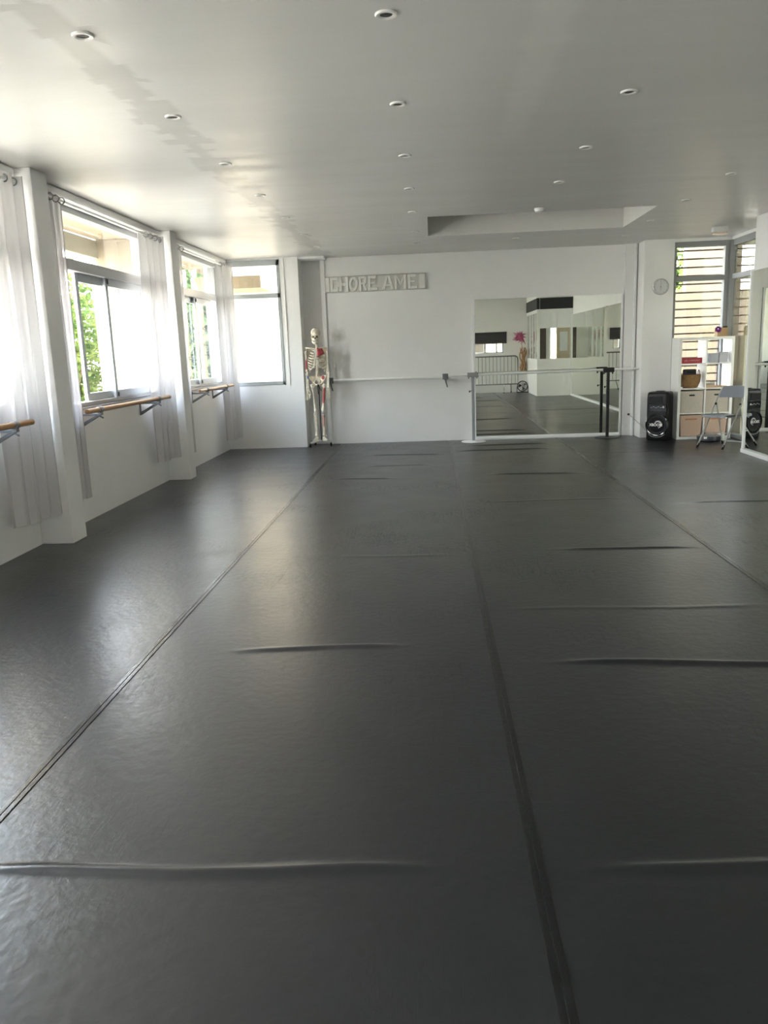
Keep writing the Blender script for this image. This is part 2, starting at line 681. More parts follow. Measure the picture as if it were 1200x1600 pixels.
M['yard_wall'] = mat('warm_yard_render', (0.066, 0.050, 0.034), 0.85, c2=(0.056, 0.047, 0.027), vscale=2.5)
M['olive_wall'] = mat('dark_olive_shutter_wall', (0.07, 0.066, 0.045), 0.8)
M['lane'] = mat('brown_added_wall', (0.032, 0.024, 0.015), 0.9, var=0.2, vscale=2)
M['ground'] = mat('pale_concrete_ground', (0.34, 0.31, 0.27), 0.9, var=0.1, vscale=1)
M['slat'] = mat('brown_window_bar', (0.13, 0.085, 0.06), 0.6)
M['leaf'] = leaf_mat('fresh_green_leaf', (0.165, 0.20, 0.06), (0.045, 0.080, 0.022))
M['leaf_dark'] = leaf_mat('mid_green_leaf', (0.085, 0.13, 0.05), (0.03, 0.055, 0.02))
M['bark'] = mat('grey_brown_bark', (0.14, 0.10, 0.07), 0.9, bump=0.6, bscale=25)
M['blind'] = mat('charcoal_blind_fabric', (0.055, 0.052, 0.058), 0.8)
M['dark_panel'] = mat('dark_charcoal_panel', (0.022, 0.022, 0.024), 0.6)
M['barrier'] = mat('galvanised_grey_steel', (0.13, 0.13, 0.13), 0.45, metal=0.4)
M['drift'] = mat('pale_driftwood', (0.50, 0.31, 0.17), 0.75, c2=(0.30, 0.16, 0.08), vscale=20)
M['feather'] = mat('magenta_feather', (0.36, 0.04, 0.13), 0.7, c2=(0.55, 0.16, 0.28), vscale=25)
M['doorway_shade'] = mat('dark_doorway_shade', (0.07, 0.045, 0.03), 0.5)
M['cream_panel'] = mat('cream_melamine', (0.58, 0.48, 0.34), 0.5)
M['paper'] = mat('white_paper', (0.80, 0.82, 0.84), 0.7)
M['fan_blade'] = mat('chrome_fan_blade', (0.45, 0.45, 0.47), 0.2, metal=0.8)
M['cable'] = mat('pale_grey_cable', (0.35, 0.34, 0.33), 0.5)
M['exit_lens'] = mat('frosted_cover_with_glint', (0.80, 0.62, 0.50), 0.15)  # orange reflected glint put into the colour of the white cover

# ------------------------------------------------------------------ setting
H = 2.92
YB = 12.9           # back wall
XL = -3.25          # left wall
XR = 4.06           # right wall
YF = -0.35          # front wall, behind the camera

# floor: one sheet of vinyl with raised wrinkles (centre y, x0, x1, height, skew)
RIDGES = [(3.79, -1.05, -0.15, 0.010, 0.03), (3.54, 0.50, 1.98, 0.012, -0.06), (2.03, -1.44, 0.02, 0.013, 0.02), (2.06, 0.40, 1.6, 0.012, 0.0),
          (5.68, 0.86, 1.9, 0.010, -0.06), (9.23, 0.62, 1.75, 0.012, -0.06), (11.25, -1.0, 0.2, 0.012, -0.08), (9.2, -1.15, -0.45, 0.010, -0.1),
          (11.5, 0.25, 1.75, 0.014, 0.06), (10.2, -0.9, 0.0, 0.008, 0.0), (12.1, 0.5, 1.8, 0.014, 0.0), (4.35, 0.3, 1.95, 0.003, 0.0),
          (7.6, 0.4, 1.9, 0.004, 0.03), (7.3, 2.1, 4.0, 0.009, 0.0), (5.6, -1.2, 0.2, 0.003, 0.02), (10.9, 2.3, 3.4, 0.005, 0.0)]


def ridge_h(x, y):
    z = 0.0
    for yc, x0, x1, h, sk in RIDGES:
        t = (x - x0) / (x1 - x0)
        if -0.05 < t < 1.05:
            e = max(0.0, min(1.0, t / 0.2)) * max(0.0, min(1.0, (1 - t) / 0.2))
            e = e * e * (3 - 2 * e) if e < 1 else 1
            yy = y - (yc + sk * (t - 0.5) + 0.012 * math.sin(x * 5 + yc))
            w = 0.019 + 0.0014 * yc
            z += h * e * math.exp(-(yy / w) ** 2)
    return z


def grid_floor():
    xs = [-3.3 + 0.08 * i for i in range(int(7.95 / 0.08) + 1)] + [4.7]
    ys = set(round(-0.4 + 0.12 * i, 4) for i in range(113))
    for yc, x0, x1, h, sk in RIDGES:
        w = 0.019 + 0.0014 * yc
        a = yc - abs(sk) / 2 - 0.012 - 2.2 * w
        b = yc + abs(sk) / 2 + 0.012 + 2.2 * w
        y = a
        while y <= b:
            ys.add(round(y, 4))
            y += w * 0.33
    ys.add(13.05)
    ys = sorted(ys)
    bm = bmesh.new()
    rows = [[bm.verts.new((x, y, ridge_h(x, y))) for x in xs] for y in ys]
    for i in range(len(ys) - 1):
        for j in range(len(xs) - 1):
            f = bm.faces.new((rows[i][j], rows[i][j + 1], rows[i + 1][j + 1], rows[i + 1][j]))
            f.smooth = True
    me = bpy.data.meshes.new('floor')
    bm.to_mesh(me)
    bm.free()
    me.materials.append(M['floor'])
    o = bpy.data.objects.new('floor', me)
    COL.objects.link(o)
    return o


struct(grid_floor(), 'dark grey vinyl dance floor with wrinkles')
struct(bx(-3.45, 4.8, -0.5, 13.3, -0.55, -0.02).build('trim_1', M['ground']))

# ceiling with the shallow skylight recess
c = MB()
SX0, SX1, SY0, SY1, SH = 0.0, 2.53, 9.40, 11.0, 0.24
c.box(-3.46, SX0, -0.5, 13.3, H, H + 0.4)
c.box(SX1, 4.8, -0.5, 13.3, H, H + 0.4)
c.box(SX0, SX1, -0.5, SY0, H, H + 0.4)
c.box(SX0, SX1, SY1, 13.3, H, H + 0.4)
c.box(SX0, SX1, SY0, SY1, H + SH, H + 0.4)
struct(c.build('ceiling', M['ceiling']), 'grey white satin ceiling with shallow rectangular recess')

# left wall: low wall under the windows, head strip and the solid bits between windows
WIN = [(0.45, 2.85), (3.75, 6.12), (6.75, 9.47), (9.95, 12.5)]
c = MB()
c.box(-3.45, XL, -0.4, 12.56, 0, 1.05)
c.box(-3.45, XL, -0.4, 12.56, 2.86, H)
prev = -0.4
for a, b in WIN:
    c.box(-3.45, XL, prev, a, 1.05, 2.86)
    prev = b
c.box(-3.45, XL, prev, 12.56, 1.05, 2.86)
struct(c.build('wall_left', M['wall']), 'white wall under the row of windows')
# rounded beam along the top of the left wall
for k, (a, b) in enumerate(((-0.35, 2.9), (3.2, 6.22), (6.48, 9.5), (9.74, 12.55))):
    struct(bx(XL, -3.10, a, b, 2.845, H).build('trim_%d' % (k + 2), M['wall'], bevel=0.02))
# pillars
for y0, y1 in ((2.95, 3.2), (6.22, 6.48), (9.5, 9.74)):
    struct(bx(XL, -2.98, y0, y1, 0, H).build('column', M['wall'], bevel=0.006), 'white square pillar between the left windows')

# back wall, its niche and the window bay on its left
c = MB()
c.box(-1.67, 3.22, YB, 13.2, 0, H)
c.box(-2.02, -1.67, 12.95, 13.2, 0, H)
struct(c.build('wall_back', M['wall']), 'white back wall')
c = MB()
WX0, WX1, WZ0, WZ1 = -3.14, -2.29, 1.0, 2.89
c.box(-3.45, WX0, 12.56, 12.96, 0, H)
c.box(WX1, -2.0, 12.56, 13.2, 0, H)
c.box(WX0, WX1, 12.56, 12.96, 0, WZ0)
c.box(WX0, WX1, 12.56, 12.96, WZ1, H)
struct(c.build('wall_bay', M['wall']), 'white wall section around the corner window')
struct(bx(-1.70, -1.635, 12.87, 12.95, 0, 2.89).build('trim_6', M['wall'], bevel=0.004))
struct(bx(-2.0, -1.60, 12.60, 12.90, 2.885, H).build('trim_7', M['wall']))
c = bx(-2.235, -2.215, 12.545, 12.56, 0.98, 2.90)
struct(c.build('trim_8', M['wall']))
c = bx(3.0, 3.19, 12.85, 12.9, 0, H)
struct(c.build('trim_9', M['wall_gloss'], bevel=0.004))
struct(bx(3.135, 3.165, 12.80, 12.85, 0, H).build('trim_10', M['white_trim'], bevel=0.004))
struct(bx(3.19, 3.63, 12.48, 13.2, 0, H).build('wall_side', M['wall'], bevel=0.004), 'narrow white wall carrying the clock')
struct(bx(3.63, 4.72, 12.50, 12.66, 2.875, H).build('trim_11', M['wall']))
struct(bx(4.46, 4.72, 10.6, 12.50, 2.875, H).build('trim_12', M['wall']))

# right wall block and front wall
struct(bx(XR, 4.72, 2.2, 10.6, 0, H).build('wall_right', M['wall'], bevel=0.004), 'white right wall above the long mirror')
FX0, FX1, FZ0, FZ1 = 0.5, 2.32, 1.26, 1.88
c = MB()
c.box(-3.45, FX0, -0.5, YF, 0, H)
c.box(FX0, FX1, -0.5, YF, 0, FZ0)
c.box(FX0, FX1, -0.5, YF, FZ1, H)
c.box(FX1, 3.80, -0.5, YF, 0, H)
c.box(3.80, 3.97, -0.5, YF, 0, 0.9)
c.box(3.80, 3.97, -0.5, YF, 2.1, H)
c.box(3.97, 4.72, -0.5, YF, 0, H)
struct(c.build('wall_front', M['wall']), 'white wall behind the camera')
struct(bx(4.62, 4.72, -0.4, 2.2, 0, H).build('wall_office', M['wall']))

# glazed office partition in the front right corner
c = MB()
c.box(3.05, XR, 2.12, 2.2, 0, 1.06)
c.box(3.05, 3.13, YF, 2.12, 0, 1.06)
c.box(3.05, 3.13, 2.12, 2.2, 1.06, H)
c.box(3.13, XR, 2.12, 2.2, 2.76, H)
c.box(3.05, 3.13, YF, 2.12, 2.76, H)
c.box(3.13, XR, 2.13, 2.19, 2.36, 2.45)
c.box(3.05, 3.12, YF, 2.12, 2.36, 2.45)
for x in (3.37, 3.62, 4.0):
    c.box(x, x + 0.03, 2.13, 2.19, 1.94, 2.36)
c.box(3.13, XR, 2.13, 2.19, 1.92, 1.96)
for y in (0.4, 1.0, 1.6):
    c.box(3.06, 3.12, y, y + 0.05, 1.06, 2.36)
struct(c.build('wall_partition', M['wall_gloss']), 'white panelled office partition with glazed upper half')
c = MB()
c.box(3.13, XR, 2.14, 2.21, 2.45, 2.76)
c.box(3.04, 3.12, YF, 2.21, 2.45, 2.76)
struct(c.build('trim_13', M['dark_panel']), 'dark band over the office partition')
w = struct(empty('window_7', (3.6, 2.16, 1.06)), 'office window with view of door and notice')
bx(3.13, XR, 2.155, 2.163, 1.06, 1.93).build('pane', M['glass'], w, world=True)
bx(3.08, 3.087, YF, 2.12, 1.06, 2.36).build('pane', M['glass'], w, world=True)
MB().box(3.13, XR, 2.155, 2.163, 1.96, 2.36).build('pane', M['paper'], w, world=True)

# seams of the dance floor
for k, (x, lab) in enumerate(((-1.465, 'black tape seam nearest the windows'), (0.27, 'black tape seam in the middle of the floor'), (1.97, 'black tape seam nearest the right mirror'))):
    t = empty('floor_tape', (x, 6.2, 0))
    tag(t, lab + ', running from camera to back wall', 'tape', 'floor seam tapes')
    q = MB()
    for dx in (-0.0215, 0.0015):
        q.box(x + dx, x + dx + 0.020, -0.3, 12.86, 0.001, 0.0035)
    q.build('tape_strip', M['tape'], t, bevel=0.001, world=True)


# ------------------------------------------------------------------ windows of the left wall
def left_window(n, a, b, mull, lshift, rs, label):
    w = struct(empty('window_%d' % n, (XL - 0.06, (a + b) / 2, 1.05)), label)
    x0, x1 = -3.38, -3.275
    f = MB()
    f.box(x0, x1, a, a + 0.05, 1.05, 2.86)
    f.box(x0, x1, b - 0.05, b, 1.05, 2.86)
    f.box(x0, x1, a + 0.05, b - 0.05, 1.05, 1.09)
    f.box(x0, x1, a + 0.05, b - 0.05, 2.80, 2.86)
    f.box(x0 - 0.02, x1 + 0.012, a + 0.05, b - 0.05, 2.295, 2.395)
    f.build('window_frame', M['alu'], w, bevel=0.004, world=True)
    bx(-3.335, -3.329, a + 0.05, b - 0.05, 2.395, 2.80).build('pane', M['glass'], w, world=True)
    bx(-3.30, -3.235, a - 0.03, b + 0.03, 1.025, 1.05).build('window_sill', M['alu'], w, bevel=0.004, world=True)
    bx(-3.28, -3.262, a, b, 2.80, 2.86).build('head_casing', M['alu'], w, bevel=0.003, world=True)

    def sash(y0, y1, x, nm):
        s = MB()
        xa, xb = x - 0.016, x + 0.016
        s.box(xa, xb, y0, y0 + 0.06, 1.09, 2.295)
        s.box(xa, xb, y1 - 0.06, y1, 1.09, 2.295)
        s.box(xa, xb, y0 + 0.06, y1 - 0.06, 1.09, 1.165)
        s.box(xa, xb, y0 + 0.06, y1 - 0.06, 2.215, 2.295)
        so = s.build('sash', M['alu_light'], w, bevel=0.004, world=True)
        bx(x - 0.003, x + 0.003, y0 + 0.06, y1 - 0.06, 1.165, 2.215).build('pane', M['glass'], so, world=True)
        return so
    s1 = sash(lshift[0], lshift[1], -3.345, 'outer')
    s2 = sash(rs[0], rs[1], -3.300, 'inner')
    y = mull
    q = MB()
    q.box(-3.284, -3.274, y - 0.012, y + 0.014, 2.235, 2.285)
    q.box(-3.284, -3.274, y - 0.012, y + 0.014, 1.10, 1.145)
    q.build('latch', M['latch'], s2, bevel=0.003, world=True)
    return w


left_window(10, 0.45, 2.85, 1.65, (0.50, 1.72), (1.62, 2.80), 'sliding window beside the camera')
left_window(1, 3.75, 6.12, 4.9, (3.8, 4.95), (4.88, 6.07), 'sliding window nearest the camera, half behind a curtain')
left_window(2, 6.75, 9.47, 8.25, (7.60, 8.70), (8.20, 9.24), 'sliding window between the two pillars')
left_window(3, 9.95, 12.5, 11.38, (10.45, 11.75), (11.33, 12.22), 'sliding window farthest from the camera')

# corner window facing the room
w = struct(empty('window_4', (-2.7, 12.6, 1.0)), 'tall blue grey framed window in the far left corner')
f = MB()
f.box(WX0, WX0 + 0.06, 12.545, 12.62, WZ0, WZ1)
f.box(WX1 - 0.045, WX1, 12.545, 12.62, WZ0, WZ1)
f.box(WX0, WX1, 12.545, 12.62, WZ0, WZ0 + 0.055)
f.box(WX0, WX1, 12.545, 12.62, WZ1 - 0.085, WZ1)
f.box(WX0, WX1, 12.545, 12.62, 2.325, 2.395)
f.build('window_frame', M['frame_blue'], w, bevel=0.004, world=True)
bx(WX0 + 0.06, WX1 - 0.045, 12.585, 12.591, WZ0 + 0.055, 2.325).build('pane', M['glass'], w, world=True)
bx(WX0 + 0.06, WX1 - 0.045, 12.585, 12.591, 2.395, WZ1 - 0.085).build('pane', M['glass'], w, world=True)

# right corner windows
w = struct(empty('window_5', (4.06, 12.55, 0)), 'tall grey framed window behind the cube shelf')
f = MB()
f.box(3.63, 3.675, 12.52, 12.62, 0, 2.875)
f.box(4.375, 4.44, 12.52, 12.62, 0, 2.875)
f.box(3.675, 4.375, 12.52, 12.62, 2.80, 2.875)
f.box(3.675, 4.375, 12.52, 12.62, 2.315, 2.385)
f.box(3.675, 4.375, 12.52, 12.62, 0, 0.06)
f.build('window_frame', M['frame_grey'], w, bevel=0.004, world=True)
bx(3.675, 4.375, 12.57, 12.576, 2.385, 2.80).build('pane', M['glass'], w, world=True)
bx(3.675, 4.375, 12.57, 12.576, 0.06, 2.315).build('pane', M['glass'], w, world=True)
w = struct(empty('window_6', (4.54, 11.5, 0)), 'dark reflecting side window beside the long mirror')
f = MB()
f.box(4.44, 4.53, 12.46, 12.62, 0, 2.875)
f.box(4.46, 4.54, 10.6, 10.68, 0, 2.875)
f.box(4.46, 4.54, 10.68, 12.46, 2.79, 2.875)
f.box(4.46, 4.54, 10.68, 12.46, 2.31, 2.385)
f.box(4.46, 4.54, 10.68, 12.46, 0, 0.06)
f.build('window_frame', M['frame_grey'], w, bevel=0.004, world=True)
bx(4.497, 4.503, 10.68, 12.46, 2.385, 2.79).build('pane', M['glass_tint'], w, world=True)
bx(4.497, 4.503, 10.68, 12.46, 0.06, 2.31).build('pane', M['glass_tint'], w, world=True)

# window behind the camera (seen in the mirror)
w = struct(empty('window_8', (1.4, -0.42, 1.26)), 'low window under the charcoal blind')
f = MB()
for a in (FX0, 1.08, 1.70, 2.08, FX1 - 0.04):
    f.box(a, a + 0.04, -0.46, -0.38, FZ0, FZ1)
f.box(FX0, FX1, -0.46, -0.38, FZ0, FZ0 + 0.03)
f.box(FX0, FX1, -0.46, -0.38, FZ1 - 0.04, FZ1)
f.build('window_frame', M['alu_light'], w, world=True)
bx(FX0 + 0.04, FX1 - 0.04, -0.425, -0.419, FZ0 + 0.03, FZ1 - 0.04).build('pane', M['glass'], w, world=True)
w = struct(empty('window_9', (3.88, -0.42, 0.9)), 'narrow bright window inside the office')
bx(3.80, 3.97, -0.43, -0.424, 0.9, 2.1).build('pane', M['glass'], w, world=True)

# ------------------------------------------------------------------ outside
struct(bx(-40, 40, -30, 50, -0.75, -0.6).build('ground', M['ground']), 'pale ground outside')
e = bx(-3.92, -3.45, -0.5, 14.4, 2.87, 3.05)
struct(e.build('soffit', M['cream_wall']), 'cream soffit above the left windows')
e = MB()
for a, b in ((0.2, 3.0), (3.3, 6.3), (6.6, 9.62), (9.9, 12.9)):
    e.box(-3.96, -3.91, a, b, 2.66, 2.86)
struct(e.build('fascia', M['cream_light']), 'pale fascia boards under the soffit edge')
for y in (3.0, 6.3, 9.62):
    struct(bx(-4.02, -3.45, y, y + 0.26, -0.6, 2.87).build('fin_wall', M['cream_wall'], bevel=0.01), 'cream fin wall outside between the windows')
struct(bx(6.3, 6.5, 9.5, 20.0, -0.6, 3.6).build('wall_side_yard', M['olive_wall']), 'dark olive wall outside the side window')
struct(bx(4.72, 6.5, 9.5, 12.9, 2.95, 3.1).build('soffit', M['cream_wall']), 'soffit above the side window')
e = MB()
e.box(-3.9, -1.2, 14.25, 14.5, -0.6, 3.3)
struct(e.build('wall_neighbour', M['peach_wall']), 'peach wall seen through the corner window')
struct(bx(-3.9, -2.75, 13.35, 14.25, 2.55, 2.75).build('canopy', M['cream_wall']), 'cream canopy slab outside the corner window')
struct(bx(-1.5, 1.9, -2.6, -2.4, -0.6, 3.2).build('wall_added_dim', M['lane']), 'added brown wall dimming the view through the low window')  # added outside to block the brightness in the left panes
struct(bx(1.9, 6.0, -6.2, -6.0, -0.6, 5.0).build('wall_added_warm', M['cream_wall']), 'added warm wall toning the bright panes of the low window')  # added to turn the white right panes a warm cream
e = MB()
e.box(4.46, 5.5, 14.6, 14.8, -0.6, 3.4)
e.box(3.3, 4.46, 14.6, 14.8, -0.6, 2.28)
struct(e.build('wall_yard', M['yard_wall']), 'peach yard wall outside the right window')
t = empty('bar_screen', (4.1, 12.76, 0))
tag(t, 'brown horizontal bars fixed outside the right window', 'window bars')
q = MB()
z = 2.77
while z > 0.1:
    q.box(3.64, 4.75, 12.755, 12.775, z - 0.011, z + 0.011)
    z -= 0.122
q.build('bars', M['slat'], t, world=True)
MB().box(4.415, 4.475, 12.775, 12.835, -0.1, 1.45).box(3.64, 3.67, 12.775, 12.80, -0.1, 2.9).box(4.72, 4.75, 12.775, 12.80, -0.1, 2.9).build('post', M['slat'], t, world=True)


def shrub(name, c, rad, n, size, leafm, label, trunk_h=0.8):
    t = empty(name, (c[0], c[1], -0.6))
    tag(t, label, 'tree', 'greenery outside the windows')
    bm = bmesh.new()
    lobes = [(Vector((random.uniform(-.45, .45) * rad[0], random.uniform(-.45, .45) * rad[1], random.uniform(-.5, .5) * rad[2])), random.uniform(.45, .75)) for _ in range(9)]
    for i in range(n):
        lc, lr = random.choice(lobes)
        d = Vector((random.gauss(0, 1), random.gauss(0, 1), random.gauss(0, 1))).normalized() * (random.random() ** 0.35)
        p = Vector((lc.x + d.x * rad[0] * lr, lc.y + d.y * rad[1] * lr, c[2] + 0.6 + lc.z + d.z * rad[2] * lr))
        if p.z < 0.05:
            p.z = random.uniform(0.05, 0.5)
        nv = Vector((random.gauss(0, 1), random.gauss(0, 1), random.gauss(0.4, 1))).normalized()
        a = nv.orthogonal().normalized()
        a = Matrix.Rotation(random.uniform(0, 6.28), 3, nv) @ a
        b = nv.cross(a)
        s = size * random.uniform(.6, 1.3)
        pts = [p - a * s, p - b * s * .45 + nv * s * .1, p + a * s, p + b * s * .45 + nv * s * .1]
        bm.faces.new([bm.verts.new(x) for x in pts])
    me = bpy.data.meshes.new('foliage')
    bm.to_mesh(me)
    bm.free()
    me.materials.append(leafm)
    o = bpy.data.objects.new('foliage', me)
    COL.objects.link(o)
    o.parent = t
    q = MB()
    q.tube([(0, 0, 0), (0.05, 0.02, c[2] * 0.5 + 0.3), (0, 0.05, c[2] + 0.6)], [0.12, 0.09, 0.05], 8)
    for k in range(5):
        a = 2 * PI * k / 5
        q.tube([(0, 0.03, c[2] * 0.5 + 0.3), (math.cos(a) * rad[0] * .5, math.sin(a) * rad[1] * .5, c[2] + 0.6 + random.uniform(-.2, .5))], [0.05, 0.02], 6)
    q.build('trunk', M['bark'], t, smooth=True)
    return t


shrub('shrub', (-6.3, 13.4, 1.4), (1.0, 2.0, 2.0), 15000, 0.07, M['leaf'], 'bright green bushy tree outside the middle window')
shrub('shrub', (-7.6, 9.0, 1.3), (1.3, 1.5, 1.9), 5000, 0.11, M['leaf'], 'bright green bush outside, left of the bushy tree by the middle window')
shrub('shrub', (-5.2, 17.0, 1.7), (1.1, 1.5, 2.3), 7000, 0.12, M['leaf_dark'], 'darker green tree outside the farthest window')
shrub('shrub', (4.85, 17.2, 2.4), (1.0, 1.1, 1.6), 4000, 0.10, M['leaf'], 'bright green tree above the yard wall outside the right window')

# ------------------------------------------------------------------ curtains, rods, wooden barres
EYE = MB().tube([(0, 0.028 * math.cos(2 * PI * k / 16), 0.028 * math.sin(2 * PI * k / 16)) for k in range(16)], 0.006, 6, closed=True)


def curtain(p0, p1, z0, z1, folds, amp, label, spread=1.12, drift=0.0):
    """hangs between plan points p0 and p1"""
    a, b = Vector((*p0, 0)), Vector((*p1, 0))
    root = empty('curtain', (a.x, (a.y + b.y) / 2, z0))
    tag(root, label, 'curtain', 'sheer white curtains')
    d = (b - a)
    L = d.length
    u = d.normalized()
    nrm = Vector((-u.y, u.x, 0))
    nx, nz = folds * 12, 28
    bm = bmesh.new()
    rows = []
    for i in range(nz + 1):
        tz = i / nz
        z = z1 + (z0 - z1) * tz
        row = []
        for j in range(nx + 1):
            s = j / nx
            w = 1 + (spread - 1) * tz
            ph = s * folds * 2 * PI
            am = amp * (0.75 + 0.35 * math.sin(tz * 2.2 + s * 3)) * (1 - 0.15 * tz)
            off = am * math.sin(ph + 0.5 * math.sin(tz * 3 + s * 5)) + 0.25 * am * math.sin(2.3 * ph + 1.0 + tz)
            al = (s - 0.5) * L * w + L * 0.5 + 0.012 * math.sin(ph * 2) + drift * tz
            p = a + u * al + nrm * off
            row.append(bm.verts.new((p.x, p.y, z + (0.006 * math.sin(ph * 0.5) if i == nz else 0))))
        rows.append(row)
    for i in range(nz):
        for j in range(nx):
            f = bm.faces.new((rows[i][j], rows[i][j + 1], rows[i + 1][j + 1], rows[i + 1][j]))
            f.smooth = True
    bmesh.ops.translate(bm, verts=bm.verts[:], vec=-root.location)
    me = bpy.data.meshes.new('fabric')
    bm.to_mesh(me)
    bm.free()
    me.materials.append(M['curtain'])
    o = bpy.data.objects.new('fabric', me)
    COL.objects.link(o)
    o.parent = root
    # metal eyelets threaded on the rod
    for k in range(folds):
        s = (k + 0.5) / folds
        p = a + d * s
        MB().tube([(ROD_X, p.y + 0.004 * math.cos(2 * PI * t / 16), ROD_Z + 0.026 * math.sin(2 * PI * t / 16)) if False else
                   (ROD_X + 0.026 * math.cos(2 * PI * t / 16), p.y, ROD_Z + 0.026 * math.sin(2 * PI * t / 16)) for t in range(16)], 0.005, 6, closed=True).build('eyelet', M['clamp'], root, smooth=True, world=True)
    return root


ROD_X, ROD_Z = -3.07, 2.80
for a, b, lab in ((3.3, 6.14, 'nearest the camera'), (6.58, 9.42, 'of the middle window'), (9.82, 12.46, 'of the farthest window')):
    t = empty('curtain_rod', (ROD_X, (a + b) / 2, ROD_Z))
    tag(t, 'slim white curtain rod ' + lab, 'curtain rod', 'curtain rods')
    MB().cyl((ROD_X, a, ROD_Z), (ROD_X, b, ROD_Z), 0.011).build('pole', M['white_plastic'], t, smooth=True, world=True)
    for y in (a + 0.1, b - 0.1):
        MB().box(XL, ROD_X, y - 0.01, y + 0.01, ROD_Z - 0.01, ROD_Z + 0.01).build('bracket', M['white_plastic'], t, world=True)
    for y, d in ((a, -1), (b, 1)):
        MB().lathe([(0.011, 0), (0.018, 0.005), (0.018, 0.018), (0.008, 0.026)], (0, 0, 0), 12, 'Y')
        MB().cyl((ROD_X, y, ROD_Z), (ROD_X, y + d * 0.02, ROD_Z), 0.018, 12).build('finial', M['white_plastic'], t, smooth=True, world=True)

curtain((-3.13, 5.66), (-3.04, 6.18), 0.26, 2.84, 4, 0.038, 'sheer white curtain in front of the nearest pillar')
curtain((-3.10, 6.54), (-3.13, 6.96), 0.26, 2.84, 4, 0.040, 'sheer white curtain on the left side of the middle window', spread=1.15)
curtain((-3.13, 8.86), (-3.06, 9.44), 0.30, 2.84, 4, 0.036, 'sheer white curtain on the right side of the middle window', spread=1.05)
curtain((-3.11, 9.80), (-3.13, 10.28), 0.24, 2.84, 3, 0.035, 'sheer white curtain on the left side of the farthest window')
curtain((-3.13, 11.98), (-3.0, 12.44), 0.20, 2.84, 3, 0.036, 'sheer white curtain hanging in the far left corner', spread=1.05)


def wood_barre(a, b, br, lab):
    x, z = -3.03, 1.035
    t = empty('ballet_barre', (x, (a + b) / 2, z))
    tag(t, lab, 'barre', 'wooden barres under the windows')
    MB().tube([(x, a, z), (x, a + 0.004, z), (x, b - 0.004, z), (x, b, z)], [0.018, 0.022, 0.022, 0.018], 16).build('rail', M['wood'], t, smooth=True, world=True)
    for y in br:
        q = MB()
        q.box(XL, XL + 0.008, y - 0.02, y + 0.02, 0.86, 1.02)
        q.box(XL + 0.006, x, y - 0.015, y + 0.015, 0.982, 1.002)
        q.prism([(XL + 0.006, 0.895), (XL + 0.012, 0.862), (x + 0.012, 0.985), (x - 0.02, 0.995)], 'Y', y - 0.013, y + 0.013)
        q.cyl((XL + 0.004, y, 0.885), (XL + 0.018, y, 0.885), 0.008, 8)
        q.cyl((XL + 0.004, y, 1.005), (XL + 0.018, y, 1.005), 0.008, 8)
        o = q.build('bracket', M['bracket'], t, bevel=0.002, world=True)
        q = MB()
        q.tube([(x, y - 0.03, z), (x, y - 0.026, z), (x, y + 0.026, z), (x, y + 0.03, z)], [0.027, 0.030, 0.030, 0.027], 16)
        q.box(x - 0.018, x + 0.018, y - 0.022, y + 0.022, 0.985, 1.02)
        q.build('clamp', M['clamp'], o, smooth=True, world=True)
        MB().cyl((x, y - 0.012, 0.975), (x + 0.03, y - 0.012, 0.958), 0.007, 8).build('clamp_knob', M['bracket'], o, smooth=True, world=True)


wood_barre(3.4, 5.88, (3.9, 5.62), 'wooden barre under the nearest window, its rounded end at the picture edge')
wood_barre(6.86, 9.12, (7.14, 8.74), 'wooden barre under the window between the two pillars')
wood_barre(10.35, 12.14, (10.7, 11.75), 'wooden barre under the farthest left window')

# ------------------------------------------------------------------ white barres at the back wall
t = empty('ballet_barre', (-0.65, 12.72, 1.03))
tag(t, 'white wall barre held by two dark brackets on the back wall', 'barre')
MB().cyl((-1.62, 12.72, 1.03), (0.30, 12.72, 1.02), 0.020).build('rail', M['barre_white'], t, smooth=True, world=True)
for x in (-1.60, 0.22):
    q = MB()
    q.box(x - 0.045, x + 0.045, 12.685, 12.755, 0.985, 1.075)
    q.box(x - 0.018, x + 0.018, 12.72, 12.90, 0.97, 1.0)
    o = q.build('bracket', M['bracket'], t, bevel=0.01, world=True)
    q = MB()
    q.tube([(x, 12.715, 0.99), (x + 0.012, 12.70, 0.93), (x + 0.03, 12.70, 0.865)], [0.016, 0.013, 0.011], 10)
    q.build('lever', M['bracket'], o, smooth=True, world=True)

